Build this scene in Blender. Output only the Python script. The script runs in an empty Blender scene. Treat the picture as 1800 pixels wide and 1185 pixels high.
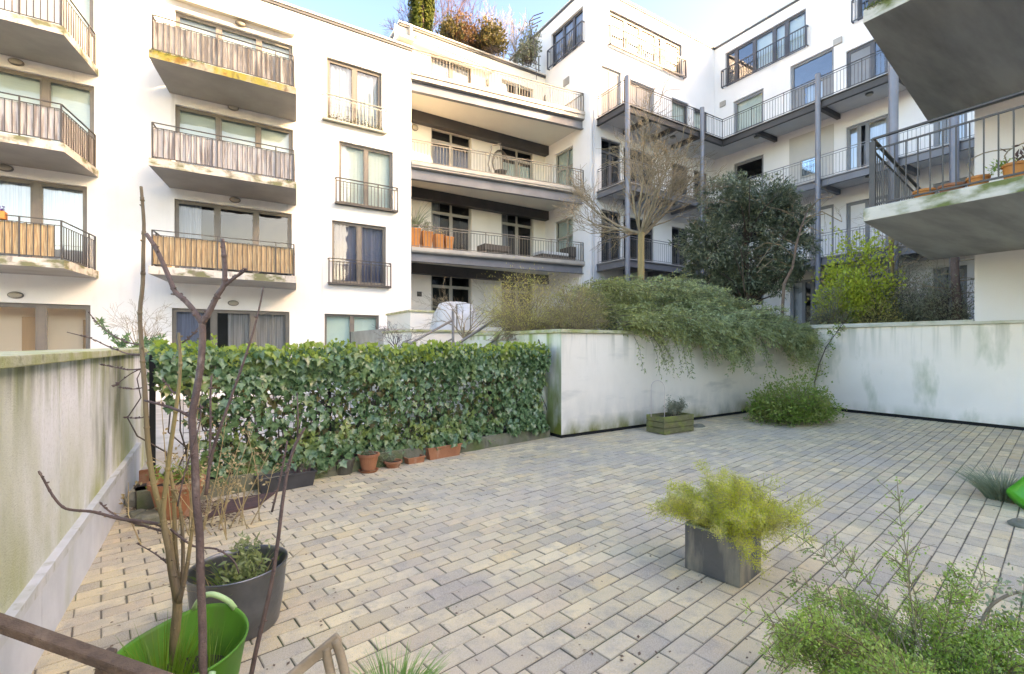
import bpy, math, random
import numpy as np
from mathutils import Vector, Matrix
rnd = random.Random(7)
rng = np.random.default_rng(11)
R = math.radians
S = bpy.context.scene
COL = S.collection

# ---------------------------------------------------------------- camera, sky, sun, exposure
HEAD = R(32.1); EYE = 1.6; F = 840.0; VH = 606.0
cam = bpy.data.cameras.new('camera'); co = bpy.data.objects.new('camera', cam); COL.objects.link(co)
co.location = (0, 0, EYE); co.rotation_euler = (R(90), 0, -HEAD)
cam.sensor_width = 36; cam.lens = 16.8; cam.shift_y = 13.5/1800; cam.clip_start = .05; cam.clip_end = 3000
S.camera = co
S.cycles.max_bounces = 14; S.cycles.diffuse_bounces = 9; S.cycles.transparent_max_bounces = 12
SUN = Vector((1.70, -1.62, 1.0)).normalized()      # towards the sun
el = math.asin(SUN.z); az = math.atan2(SUN.x, SUN.y)
w = bpy.data.worlds.new('World'); S.world = w; w.use_nodes = True
nt = w.node_tree; sky = nt.nodes.new('ShaderNodeTexSky'); sky.sky_type = 'NISHITA'; sky.sun_disc = False
sky.sun_elevation = el; sky.sun_rotation = az; sky.air_density = 1.0; sky.dust_density = 2.0; sky.ozone_density = 1.6
bg = nt.nodes['Background']; bg.inputs[1].default_value = .105
gm = nt.nodes.new("ShaderNodeGamma"); gm.inputs[1].default_value = 1.55; nt.links.new(sky.outputs[0], gm.inputs[0]); hs_ = nt.nodes.new('ShaderNodeHueSaturation'); hs_.inputs['Saturation'].default_value = 1.05; hs_.inputs['Hue'].default_value = .502; nt.links.new(gm.outputs[0], hs_.inputs['Color']); nt.links.new(hs_.outputs[0], bg.inputs[0])
sl = bpy.data.lights.new('sun', 'SUN'); sl.energy = 2.0; sl.angle = R(.5); sl.color = (1, .97, .93)
so = bpy.data.objects.new('sun', sl); COL.objects.link(so)
so.rotation_euler = SUN.to_track_quat('Z', 'Y').to_euler(); so.location = (10, -10, 30)
S.view_settings.view_transform = 'Standard'; S.view_settings.look = 'None'
S.view_settings.exposure = 2.66; S.view_settings.gamma = 1
try:
    S.view_settings.use_white_balance = True; S.view_settings.white_balance_temperature = 11200; S.view_settings.white_balance_tint = 17
except Exception: pass

# ---------------------------------------------------------------- measuring helpers: where sight lines meet real planes
ct, st = math.cos(HEAD), math.sin(HEAD)
def ray(u, v):
    a = (u-900)/F; return (a*ct+st, ct-a*st, (VH-v)/F)
def onY(u, v, Y): x, y, b = ray(u, v); t = Y/y; return Vector((x*t, Y, b*t+EYE))
def onX(u, v, X): x, y, b = ray(u, v); t = X/x; return Vector((X, y*t, b*t+EYE))
def onZ(u, v, z=0.): x, y, b = ray(u, v); t = (z-EYE)/b; return Vector((x*t, y*t, z))
def at(u, v, d): x, y, b = ray(u, v); return Vector((x*d, y*d, b*d+EYE))

# ---------------------------------------------------------------- mesh collector
class MB:
    def __init__(s): s.v = []; s.f = []; s.m = []
    def add(s, vs, fs, m=0):
        o = len(s.v); s.v += [tuple(p) for p in vs]
        s.f += [tuple(i+o for i in f) for f in fs]; s.m += [m]*len(fs); return s
    def box(s, x0, x1, y0, y1, z0, z1, m=0):
        if x0 > x1: x0, x1 = x1, x0
        if y0 > y1: y0, y1 = y1, y0
        return s.prism([(x0, y0), (x1, y0), (x1, y1), (x0, y1)], z0, z1, m)
    def prism(s, poly, z0, z1, m=0):
        n = len(poly)
        a = sum(poly[i][0]*poly[(i+1) % n][1]-poly[(i+1) % n][0]*poly[i][1] for i in range(n))
        if a < 0: poly = poly[::-1]
        vs = [(p[0], p[1], z0) for p in poly]+[(p[0], p[1], z1) for p in poly]
        fs = [tuple(range(n))[::-1], tuple(range(n, 2*n))]+[(i, (i+1) % n, (i+1) % n+n, i+n) for i in range(n)]
        return s.add(vs, fs, m)
    def bar(s, a, b, w, h=None, m=0, up=(0, 0, 1)):
        a = Vector(a); b = Vector(b); h = h or w; d = (b-a).normalized(); up = Vector(up)
        if abs(d.dot(up)) > .99: up = Vector((0, 1, 0))
        x = d.cross(up).normalized()*w/2; y = x.cross(d).normalized()*h/2
        vs = [a-x-y, a+x-y, a+x+y, a-x+y, b-x-y, b+x-y, b+x+y, b-x+y]
        return s.add(vs, [(3, 2, 1, 0), (4, 5, 6, 7), (0, 1, 5, 4), (1, 2, 6, 5), (2, 3, 7, 6), (3, 0, 4, 7)], m)
    def tube(s, pts, r, n=6, m=0, cap=True):
        pts = [Vector(p) for p in pts]; k = len(pts)
        rs = r if isinstance(r, (list, tuple)) else [r]*k
        vs = []; prev = None
        for i, p in enumerate(pts):
            d = (pts[min(i+1, k-1)]-pts[max(i-1, 0)])
            d = d.normalized() if d.length > 1e-9 else Vector((0, 0, 1))
            if prev is None:
                x = d.cross(Vector((0, 0, 1)) if abs(d.z) < .9 else Vector((1, 0, 0))).normalized()
            else: x = (prev-d*prev.dot(d)).normalized()
            prev = x; y = d.cross(x)
            for j in range(n):
                t = 2*math.pi*j/n; vs.append(p+(x*math.cos(t)+y*math.sin(t))*rs[i])
        fs = []
        for i in range(k-1):
            for j in range(n):
                a = i*n+j; b = i*n+(j+1) % n; fs.append((a, b, b+n, a+n))
        if cap: fs += [tuple(range(n))[::-1], tuple(range((k-1)*n, k*n))]
        return s.add(vs, fs, m)
    def lathe(s, c, prof, n=24, m=0, sx=1, sy=1, rot=0, tilt=None):
        c = Vector(c); vs = []
        for (r, z) in prof:
            for j in range(n):
                t = 2*math.pi*j/n; x = r*math.cos(t)*sx; y = r*math.sin(t)*sy
                p = Vector((x*math.cos(rot)-y*math.sin(rot), x*math.sin(rot)+y*math.cos(rot), z))
                if tilt: p = tilt @ p
                vs.append(c+p)
        fs = []
        for i in range(len(prof)-1):
            for j in range(n):
                a = i*n+j; b = i*n+(j+1) % n; fs.append((a, b, b+n, a+n))
        return s.add(vs, fs, m)
    def disc(s, c, r, n=24, m=0, sx=1, sy=1, rot=0):
        return s.lathe(c, [(r, 0), (.0001, .0001)], n, m, sx, sy, rot)
    def build(s, name, mats, parent=None, smooth=False, bevel=0):
        me = bpy.data.meshes.new(name); o = bpy.data.objects.new(name, me); COL.objects.link(o)
        off = Vector((0, 0, 0))
        if parent is not None:
            o.parent = parent; q = parent
            while q is not None: off += q.location; q = q.parent
        me.from_pydata([(p[0]-off.x, p[1]-off.y, p[2]-off.z) for p in s.v], [], s.f)
        for m in (mats if isinstance(mats, (list, tuple)) else [mats]): me.materials.append(m)
        me.polygons.foreach_set('material_index', s.m)
        if smooth: me.polygons.foreach_set('use_smooth', [True]*len(s.f))
        me.update()
        if bevel:
            b = o.modifiers.new('bevel', 'BEVEL'); b.width = bevel; b.segments = 2; b.limit_method = 'ANGLE'
        return o
def tag(o, label=None, cat=None, group=None, kind=None):
    if label: o['label'] = label
    if cat: o['category'] = cat
    if group: o['group'] = group
    if kind: o['kind'] = kind
    return o
def empty(name, loc, label, cat, group=None):
    o = bpy.data.objects.new(name, None); COL.objects.link(o); o.location = loc; o.empty_display_size = .2
    return tag(o, label, cat, group)
def copy_tree(o, parent=None):
    c = o.copy(); COL.objects.link(c)
    if parent: c.parent = parent
    for ch in [x for x in list(o.children)]: copy_tree(ch, c)
    return c

# ---------------------------------------------------------------- materials (procedural)
def M(name, c1, c2=None, scale=4., rough=.8, bump=0, bscale=60, metal=0, stains=(), low=None, stretch=(1, 1, 1), spec=.5, detail=6, trans=0, coord=True):
    m = bpy.data.materials.new(name); m.use_nodes = True; n = m.node_tree.nodes; L = m.node_tree.links
    p = n['Principled BSDF']; p.inputs['Roughness'].default_value = rough; p.inputs['Metallic'].default_value = metal
    p.inputs['Specular IOR Level'].default_value = spec
    geo = n.new('ShaderNodeNewGeometry'); tc = geo.outputs['Position']
    def noise(sc, str_, det=detail, ro=.55):
        mp = n.new('ShaderNodeMapping'); mp.inputs['Scale'].default_value = str_; L.new(tc, mp.inputs[0])
        t = n.new('ShaderNodeTexNoise'); t.inputs['Scale'].default_value = sc; t.inputs['Detail'].default_value = det
        t.inputs['Roughness'].default_value = ro; L.new(mp.outputs[0], t.inputs['Vector']); return t.outputs['Fac']
    def mr(f, a, b, c=0., d=1.):
        x = n.new('ShaderNodeMapRange'); x.inputs[1].default_value = a; x.inputs[2].default_value = b
        x.inputs[3].default_value = c; x.inputs[4].default_value = d; L.new(f, x.inputs[0]); return x.outputs[0]
    def mul(a, b):
        x = n.new('ShaderNodeMath'); x.operation = 'MULTIPLY'; L.new(a, x.inputs[0])
        if isinstance(b, float): x.inputs[1].default_value = b
        else: L.new(b, x.inputs[1])
        return x.outputs[0]
    def mix(f, a, b):
        x = n.new('ShaderNodeMix'); x.data_type = 'RGBA'; L.new(f, x.inputs[0])
        for k, v in ((6, a), (7, b)):
            if isinstance(v, tuple): x.inputs[k].default_value = (*v, 1)
            else: L.new(v, x.inputs[k])
        return x.outputs[2]
    base = c1
    if c2: base = mix(mr(noise(scale, stretch), .35, .65), c1, c2)
    for (col, sc, strt, lo, hi, amt) in stains:
        base = mix(mul(mr(noise(sc, strt), lo, hi), float(amt)), base, col)
    if low:
        for (col, z0, z1, amt, sc, *ex) in low:
            sp = n.new('ShaderNodeSeparateXYZ'); L.new(tc, sp.inputs[0])
            g = mr(sp.outputs[2], z0, z1, 1., 0.)
            base = mix(mul(mul(g, mr(noise(sc, ex[0] if ex else (1, 1, .5)), .35 if not ex else .48, .7 if not ex else .6)), float(amt)), base, col)
    if isinstance(base, tuple): p.inputs['Base Color'].default_value = (*base, 1)
    else: L.new(base, p.inputs['Base Color'])
    if bump:
        b = n.new('ShaderNodeBump'); b.inputs['Strength'].default_value = bump; b.inputs['Distance'].default_value = .02
        L.new(noise(bscale, stretch), b.inputs['Height']); L.new(b.outputs[0], p.inputs['Normal'])
    if trans:
        t = n.new('ShaderNodeBsdfTranslucent')
        if isinstance(base, tuple): t.inputs[0].default_value = (*base, 1)
        else: L.new(base, t.inputs[0])
        ms = n.new('ShaderNodeMixShader'); ms.inputs[0].default_value = trans
        L.new(p.outputs[0], ms.inputs[1]); L.new(t.outputs[0], ms.inputs[2]); L.new(ms.outputs[0], n['Material Output'].inputs[0])
    return m
def glass(name, tint=(.8, .86, .88), refl=1.0, base=.08):
    m = bpy.data.materials.new(name); m.use_nodes = True; n = m.node_tree.nodes; L = m.node_tree.links
    n.remove(n['Principled BSDF'])
    t = n.new('ShaderNodeBsdfTransparent'); t.inputs[0].default_value = (*tint, 1)
    g = n.new('ShaderNodeBsdfGlossy'); g.inputs['Roughness'].default_value = .015
    lw = n.new('ShaderNodeLayerWeight'); lw.inputs[0].default_value = .35
    mr = n.new('ShaderNodeMapRange'); mr.inputs[3].default_value = base; mr.inputs[4].default_value = refl
    L.new(lw.outputs['Fresnel'], mr.inputs[0])
    # slightly uneven float glass so reflections wobble
    geo = n.new('ShaderNodeNewGeometry'); nz = n.new('ShaderNodeTexNoise'); nz.inputs['Scale'].default_value = 1.3
    L.new(geo.outputs['Position'], nz.inputs['Vector'])
    b = n.new('ShaderNodeBump'); b.inputs['Strength'].default_value = .06; b.inputs['Distance'].default_value = .1
    L.new(nz.outputs['Fac'], b.inputs['Height']); L.new(b.outputs[0], g.inputs['Normal'])
    ms = n.new('ShaderNodeMixShader'); L.new(mr.outputs[0], ms.inputs[0]); L.new(t.outputs[0], ms.inputs[1]); L.new(g.outputs[0], ms.inputs[2])
    L.new(ms.outputs[0], n['Material Output'].inputs[0]); return m
GREEN = (.16, .19, .05); MOSS = (.17, .2, .03)
PL = M('white_render', (.80, .785, .75), (.77, .755, .72), .8, .9, .25, 90, stains=[((.42, .42, .43), .9, (1.6, 1.6, .13), .55, .8, .45), ((.60, .56, .49), .5, (1, 1, .8), .5, .75, .35), ((.35, .33, .3), 2.8, (1, 1, .06), .64, .74, .45), ((.45, .42, .38), 22, (1, 1, 1), .63, .72, .35)])
PLG = M('white_render_grey', (.78, .77, .76), (.74, .73, .72), .7, .9, .25, 90, stains=[((.5, .5, .52), 1.1, (1, 1, .12), .58, .85, .4)])
CRM = M('cream_render', (.78, .74, .66), (.74, .70, .62), .7, .9, .2, 90, stains=[((.5, .47, .42), 1.1, (1, 1, .15), .6, .85, .3)])
GWALL = M('stained_garden_wall', (.86, .85, .85), (.79, .78, .78), 3, .95, .6, 110,
          stains=[((.50, .51, .28), 1.15, (1, .9, .28), .5, .64, .6), ((.15, .16, .10), 1.5, (1, .8, .3), .55, .66, .9), ((.5, .49, .47), 40, (1, 1, 1), .5, .7, .4)],
          low=[((.36, .38, .10), .25, 1.25, 1.1, 2.0), ((.26, .29, .07), 1.55, .95, .8, 4, (1, 1, .12)), ((.08, .085, .05), 1.5, 1.25, .5, 9, (1, 1, .1))])
PLINTH = M('pale_plinth_panel', (.66, .68, .70), (.58, .60, .62), 5, .7, .15, 60, stains=[((.36, .40, .22), 2.5, (1, 1, .3), .55, .75, .5)])
PWALL = M('planter_wall_render', (.87, .79, .67), (.82, .74, .62), 1.2, .92, .35, 90,
          stains=[((.42, .40, .34), 1.6, (.6, .6, 2.2), .56, .72, .45), ((.52, .49, .44), 1.2, (1, 1, .25), .55, .8, .4)],
          low=[((.5, .48, .42), 0, .8, 1.0, 4), ((.17, .18, .05), 0, .36, 1.7, 2.5), ((.36, .35, .26), 1.8, 1.2, .55, 6, (1, 1, .07))])
PWALLG = M('planter_wall_mossy_end', (.72, .69, .62), (.62, .62, .5), 1.5, .92, .35, 90, stains=[((.22, .30, .06), 1.6, (1, 2, .35), .45, .62, .85)], low=[(MOSS, .1, 1.6, 1.6, 3)])
BWALL = M('boundary_wall_render', (.88, .81, .73), (.84, .77, .69), 1.1, .92, .3, 90,
          stains=[((.30, .36, .22), 1.5, (1, .8, .3), .57, .68, .7), ((.5, .5, .52), .8, (1, 1, .4), .5, .8, .35)], low=[((.3, .33, .2), 0, .3, .9, 3), ((.36, .38, .30), 2.0, 1.2, .6, 5, (1, 1, .06))])
COPE = M('mossy_coping', (.52, .50, .36), (.34, .35, .13), 5, .95, .7, 70, stains=[((.17, .17, .09), 14, (1, 1, 1), .55, .75, .6)])
COPEW = M('pale_coping', (.62, .60, .52), (.48, .48, .38), 3, .9, .3, 60, stains=[((.3, .33, .15), 3, (1, 1, 1), .55, .75, .6)])
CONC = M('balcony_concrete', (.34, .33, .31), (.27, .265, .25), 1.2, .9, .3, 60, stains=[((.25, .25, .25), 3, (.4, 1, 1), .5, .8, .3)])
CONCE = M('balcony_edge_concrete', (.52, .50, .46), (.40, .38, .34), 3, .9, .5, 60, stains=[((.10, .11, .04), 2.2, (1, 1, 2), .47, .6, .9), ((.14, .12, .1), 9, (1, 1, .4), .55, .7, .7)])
CONCM = M('mossy_edge_concrete', (.35, .32, .26), (.28, .25, .2), 3, .95, .9, 50, stains=[((.24, .21, .03), 2.0, (1, 1, 1), .42, .55, .9), ((.20, .08, .02), 3.5, (1, 1, 1), .56, .66, .8), ((.05, .04, .03), 7, (1, 1, .5), .55, .7, .8)])
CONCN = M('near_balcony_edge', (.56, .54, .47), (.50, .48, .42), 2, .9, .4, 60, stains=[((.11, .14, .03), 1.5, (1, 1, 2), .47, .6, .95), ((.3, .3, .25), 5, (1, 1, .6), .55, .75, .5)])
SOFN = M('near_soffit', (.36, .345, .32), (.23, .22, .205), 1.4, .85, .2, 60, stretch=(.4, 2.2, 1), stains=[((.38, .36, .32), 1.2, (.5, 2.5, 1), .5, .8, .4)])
FRM = M('taupe_window_frame', (.16, .14, .115), (.13, .115, .10), 4, .45)
FRL = M('pale_window_frame', (.36, .34, .29), (.32, .30, .26), 4, .45)
FRD = M('dark_grey_frame', (.075, .078, .09), (.06, .063, .075), 4, .45)
FRG = M('grey_door_panel', (.22, .23, .245), (.19, .20, .215), 2, .55)
STEEL = M('galvanised_steel', (.22, .22, .22), (.17, .17, .175), 9, .42, .1, 80, metal=.55)
RAIL = M('taupe_railing', (.055, .048, .043), (.04, .036, .032), 9, .5)
RAILC = M('champagne_railing', (.20, .175, .145), (.16, .145, .12), 9, .45, metal=.3)
IBEAM = M('grey_beam', (.17, .175, .19), (.13, .135, .15), 1.5, .5, metal=.2)
IBEAMD = M('dark_beam', (.06, .055, .055), (.045, .042, .042), 2, .6)
FASC = M('fascia_metal', (.40, .37, .33), (.32, .30, .27), 3, .5, metal=.2)
SOFF = M('loggia_soffit', (.66, .63, .55), (.62, .59, .52), .9, .9)
SOFG = M('gallery_soffit', (.56, .56, .55), (.50, .50, .50), 1.5, .8)
TRIM = M('dark_roof_trim', (.045, .045, .05), (.06, .06, .06), 3, .5)
TRIMW = M('pale_roof_cap', (.62, .60, .56), (.55, .54, .5), 3, .5)
CANV = M('weathered_canvas', (.23, .22, .215), (.15, .142, .138), 2.2, .95, .3, 40, stretch=(2.5, 2.5, .5), stains=[((.44, .41, .38), 3, (3, 3, .35), .45, .62, .8), ((.08, .06, .05), 2.6, (3, 3, .35), .52, .7, .85)])
CANVB = M('pale_weathered_canvas', (.42, .415, .42), (.30, .295, .30), 2.2, .95, .3, 40, stretch=(2.5, 2.5, .5), stains=[((.14, .12, .12), 5, (3, 3, .2), .5, .64, .85)])
REED = M('reed_screen', (.47, .32, .18), (.25, .165, .09), 11, .9, .5, 50, stretch=(7, 7, .25), stains=[((.66, .55, .34), 14, (5, 5, .15), .5, .65, .7), ((.13, .08, .04), 11, (6, 6, .2), .6, .72, .7)])
FROST = M('frosted_panel', (.46, .46, .46), (.40, .40, .41), 3, .35)
GL = glass('window_glass', refl=.5, base=.05); GLB = glass('window_glass_bright', refl=.8, base=.16); GLD = glass('window_glass_dark', (.6, .65, .7), .4, .04)
CURT = M('white_curtain', (.72, .73, .75), (.5, .52, .56), 16, .95, .4, 20, stretch=(3, 3, .05), trans=.2)
CURG = M('green_grey_blind', (.68, .74, .68), (.62, .68, .62), 30, .9, .15, 40, stretch=(.1, .1, 3))
CURP = M('pale_green_blind', (.74, .86, .74), (.70, .83, .71), 2, .9)
CURD = M('grey_brown_curtain', (.46, .42, .40), (.22, .20, .19), 11, .95, .4, 20, stretch=(3, 3, .05))
CURB = M('dark_blue_curtain', (.25, .27, .36), (.15, .17, .23), 11, .95, .4, 20, stretch=(3, 3, .05))
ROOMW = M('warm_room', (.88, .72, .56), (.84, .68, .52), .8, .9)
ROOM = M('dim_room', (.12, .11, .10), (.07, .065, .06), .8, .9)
WOODD = M('warm_wood_door', (.55, .33, .18), (.50, .30, .16), 4, .6, stretch=(6, 6, .4))
LAMPM = M('bulkhead_glass', (.40, .36, .28), (.34, .31, .25), 6, .4)
LAMPR = M('bulkhead_ring', (.12, .11, .1), None, 6, .5)
AWN = M('awning_beige', (.58, .54, .46), (.52, .48, .41), 2, .7)
SOIL = M('potting_soil', (.035, .024, .016), (.07, .05, .035), 40, .98, .9, 60)
TERR = M('terracotta', (.42, .17, .08), (.33, .125, .06), 6, .85, .3, 60, stains=[((.5, .36, .27), 7, (1, 1, .6), .55, .7, .5), ((.1, .08, .05), 8, (1, 1, 1), .6, .75, .6)])
TERO = M('bright_terracotta', (.60, .22, .05), (.50, .18, .045), 6, .7, .1)
TERD = M('dark_glazed_clay', (.10, .095, .075), (.07, .07, .05), 8, .6, .3)
BLKP = M('black_plastic', (.03, .03, .032), (.05, .05, .052), 6, .5, .1)
ZINC = M('zinc_planter', (.19, .185, .165), (.13, .128, .115), 2.2, .42, .15, 40, metal=.5, stains=[((.36, .33, .25), 4, (2, 2, .45), .46, .6, .9), ((.07, .085, .1), 3.3, (2, 2, .5), .55, .7, .7)])
ZRIM = M('lichened_rim', (.34, .34, .24), (.24, .27, .13), 12, .8, .3)
GALV = M('galvanised_bucket', (.20, .21, .225), (.13, .14, .155), 5, .34, .15, 40, metal=.8, stains=[((.14, .13, .11), 3, (1, 1, .5), .55, .75, .6)])
LIME = M('green_rubber', (.11, .36, .045), (.08, .29, .035), 3, .5, .05, 30, spec=.4, trans=.22, stains=[((.16, .20, .07), 6, (1, 1, .4), .52, .7, .6), ((.10, .08, .05), 13, (1, 1, 1), .6, .72, .6)])
LIMEB = M('bright_green_rubber', (.02, .5, .03), (.02, .44, .03), 5, .38, .05, 30, trans=.2)
LIMEH = M('pale_green_handle', (.42, .62, .30), (.38, .58, .26), 5, .4)
OAK = M('weathered_timber', (.17, .11, .07), (.10, .065, .042), 5, .75, .5, 40, stretch=(5, 5, 5), stains=[((.36, .28, .2), 18, (1, .25, 1), .5, .7, .6), ((.05, .035, .025), 8, (1, .5, 1), .6, .72, .7)])
OAKL = M('pale_timber', (.34, .27, .18), (.20, .15, .09), 9, .7, .3, 40, stains=[((.2, .15, .1), 7, (1, 1, 1), .6, .72, .6)])
CRATE = M('mossy_crate_wood', (.24, .21, .10), (.17, .16, .06), 6, .95, .7, 50, stretch=(2, 2, 8), stains=[((.28, .33, .06), 5, (1, 1, 1), .5, .65, .6)])
EDGE = M('mossy_edging', (.20, .19, .14), (.13, .14, .08), 4, .95, .6, 50, stains=[((.09, .13, .03), 3, (1, 1, 1), .5, .65, .7)])
STONE = M('rough_stone', (.24, .23, .18), (.15, .15, .10), 8, .95, .9, 30)
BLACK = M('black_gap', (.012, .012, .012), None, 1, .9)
BARKO = M('olive_bark', (.20, .145, .085), (.14, .10, .06), 9, .8, .5, 60, stretch=(1, 1, .3), stains=[((.30, .22, .12), 22, (1, 1, .5), .6, .68, .7), ((.08, .055, .035), 14, (1, 1, .4), .58, .7, .8)], low=[((.36, .27, .10), .9, 1.75, 1.6, 3)])
BARKP = M('purple_brown_bark', (.15, .10, .085), (.10, .065, .055), 12, .75, .5, 70, stains=[((.28, .22, .18), 30, (1, 1, .4), .6, .7, .6)])
BARKG = M('golden_bark', (.33, .24, .10), (.22, .16, .07), 6, .9, .5, 40, stretch=(1, 1, .3))
TWIG = M('grey_brown_twig', (.34, .265, .17), (.20, .155, .10), 5, .9)
TWIGD = M('dark_twig', (.08, .06, .05), (.12, .09, .07), 5, .9)
TWIGR = M('reddish_twig', (.12, .065, .06), (.08, .05, .05), 5, .9)
STRAW = M('dry_straw', (.48, .38, .20), (.36, .26, .13), 9, .9, trans=.2)
def leafm(name, a, b, sc=9, rough=.5, tr=.3, third=None):
    return M(name, a, b, sc, rough, trans=tr, detail=3, stains=[(third, 3.1, (1, 1, 1), .5, .68, .8)] if third else ())
IVY = leafm('ivy_leaf', (.045, .12, .045), (.18, .30, .14), 20, .19, .25, (.24, .30, .07))
IVYL = leafm('ivy_leaf_pale', (0.23, 0.347, 0.0434), (0.322, 0.388, 0.0744), 14, .45, .35)
COTO = leafm('grey_green_needle', (.18, .25, .10), (.50, .56, .30), 11, .5, .3, (.44, .46, .16))
COTY = leafm('olive_needle', (.50, .47, .15), (.36, .31, .13), 6, .6, .3, (.52, .46, .15))
YELL = leafm('yellow_green_fluff', (.66, .62, .17), (.52, .46, .16), 6, .6, .4)
EVER = leafm('dark_evergreen', (.11, .145, .085), (.27, .32, .21), 5, .35, .22, (.06, .085, .045))
ACID = leafm('acid_green', (.56, .62, .09), (.36, .46, .07), 7, .5, .4)
BUSH = leafm('fresh_green', (0.149, 0.286, 0.0434), (0.287, 0.367, 0.0806), 7, .45, .35, (0.391, 0.388, 0.124))
DUSK = leafm('dusky_green', (.17, .20, .12), (.27, .28, .19), 7, .5, .2)
ZYEL = leafm('spring_yellow_green', (.70, .70, .09), (.52, .54, .08), 8, .5, .45, (.62, .56, .2))
NEAR = leafm('near_green', (.27, .46, .06), (.46, .60, .17), 10, .45, .42, (.15, .27, .05))
GRAS = leafm('grass_blade', (0.103, 0.224, 0.0217), (0.184, 0.326, 0.0372), 12, .45, .4)
BGRS = leafm('blue_grass', (.18, .24, .14), (.28, .32, .2), 12, .5, .3)
RUST = leafm('rusty_leaf', (.15, .065, .035), (.13, .085, .035), 7, .6, .4)
GOLD = leafm('olive_gold_leaf', (.12, .095, .028), (.085, .08, .025), 7, .6, .35)
COLI = leafm('column_ivy', (.10, .13, .022), (.06, .085, .018), 6, .45, .3, (.17, .17, .03))

# ---------------------------------------------------------------- fast leaf meshes
DIAM = (np.array([(0, 0), (.5, .32), (1, 0), (.5, -.32)]), [(0, 1, 2, 3)])
LANC = (np.array([(0, 0), (.35, .16), (1, 0), (.35, -.16)]), [(0, 1, 2, 3)])
NEED = (np.array([(0, .05), (1, 0), (0, -.05)]), [(0, 1, 2)])
OVAL = (np.array([(0, 0), (.3, .3), (.75, .28), (1, 0), (.75, -.28), (.3, -.3)]), [(0, 1, 2, 3), (0, 3, 4, 5)])
IVYT = (np.array([(.05, 0), (-.05, .33), (.22, .28), (.35, .55), (.52, .26), (1, 0), (.52, -.26), (.35, -.55), (.22, -.28), (-.05, -.33)]),
        [(0, 1, 2, 3, 4, 5), (0, 5, 6, 7, 8, 9)])
def leaves(name, P, A, N, L, mat, parent=None, tmpl=DIAM, fold=.15, curl=0.):
    P = np.asarray(P, float); n = len(P); A = np.asarray(A, float); N = np.asarray(N, float)
    A = A/np.maximum(np.linalg.norm(A, axis=1, keepdims=True), 1e-6)
    B = np.cross(N, A); B /= np.maximum(np.linalg.norm(B, axis=1, keepdims=True), 1e-6)
    C = np.cross(A, B); L = np.broadcast_to(np.asarray(L, float), (n,))[:, None, None]
    T, fs = tmpl; k = len(T)
    V = P[:, None, :]+L*(T[None, :, 0:1]*A[:, None, :]+T[None, :, 1:2]*B[:, None, :]+(np.abs(T[None, :, 1:2])*fold-curl*T[None, :, 0:1]**2)*C[:, None, :])
    off = np.zeros(3)
    q = parent
    while q is not None: off += np.array(q.location); q = q.parent
    V = V.reshape(-1, 3)-off
    base = (np.arange(n)*k)[:, None]
    loops = []; starts = []; tot = []
    per = np.concatenate([np.array(f) for f in fs])
    idx = (base+per[None, :]).reshape(-1)
    lens = np.tile(np.array([len(f) for f in fs]), n)
    me = bpy.data.meshes.new(name); me.vertices.add(len(V)); me.vertices.foreach_set('co', V.reshape(-1))
    me.loops.add(len(idx)); me.loops.foreach_set('vertex_index', idx)
    me.polygons.add(len(lens)); me.polygons.foreach_set('loop_start', np.concatenate([[0], np.cumsum(lens)[:-1]]))
    me.polygons.foreach_set('loop_total', lens); me.update(calc_edges=True)
    me.materials.append(mat); o = bpy.data.objects.new(name, me); COL.objects.link(o)
    if parent is not None: o.parent = parent
    return o
def unit(n): v = rng.normal(size=(n, 3)); return v/np.linalg.norm(v, axis=1, keepdims=True)

def grow(mb, p, d, L, r, lvl, P, tips, m=0):
    """recursive branch; P per level: (children, length ratio, spread, gravity, segs)"""
    nseg = P['seg']; pts = [p.copy()]; rs = [r]; q = p.copy(); d = d.normalized()
    end = r*P.get('taper', .6)
    for i in range(nseg):
        d = (d+Vector([rnd.gauss(0, P['wob']) for _ in range(3)])+Vector((0, 0, P['grav'][min(lvl, len(P['grav'])-1)]))).normalized()
        q = q+d*L/nseg; pts.append(q.copy()); rs.append(r+(end-r)*(i+1)/nseg)
    mb.tube(pts, rs, 6 if r > .02 else (4 if r > .008 else 3), m, cap=False)
    for i, x in enumerate(pts[1:]): tips.append((x, d.copy(), lvl))
    if lvl >= P['depth']: return
    k = P['kids'][lvl]
    for j in range(k):
        t = rnd.uniform(P.get('from', .35), 1) if j else 1.
        i = min(int(t*nseg), nseg-1); f = t*nseg-i; bp = pts[i].lerp(pts[i+1], min(f, 1))
        s = P['spread'][lvl]; v = Vector([rnd.gauss(0, 1) for _ in range(3)]); v = (v-d*v.dot(d)).normalized()
        nd = (d*math.cos(s)+v*math.sin(s)*rnd.uniform(.7, 1.2)).normalized()
        grow(mb, bp, nd, L*P['ratio']*rnd.uniform(.75, 1.2), max(rs[i]*P.get('rr', .62), P.get('rmin', .002)), lvl+1, P, tips, m)

def blob_points(n, c, rad, surf=.55, lump=.25, seed=0, flat_bottom=None):
    """points through a lumpy ellipsoid's outer shell, with gaps"""
    g = np.random.default_rng(seed); d = g.normal(size=(n*3, 3)); d /= np.linalg.norm(d, axis=1, keepdims=True)
    k = g.normal(size=(9, 3))*2.6; ph = g.uniform(0, 6.28, 9)
    h = np.mean([np.sin(d@k[i]*1.3+ph[i]) for i in range(9)], axis=0)*1.7
    rr = (1+lump*h)*(surf+(1-surf)*g.uniform(0, 1, len(d))**.6)
    keep = g.uniform(0, 1, len(d)) < np.clip(.55+.9*np.sin(d@k[3]*2.3+ph[1])*.6, .12, 1)
    P = np.array(c)+d*rr[:, None]*np.array(rad); P = P[keep]; d = d[keep]
    if flat_bottom is not None:
        q = P[:, 2] > flat_bottom; P = P[q]; d = d[q]
    return P[:n], d[:n]

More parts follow.
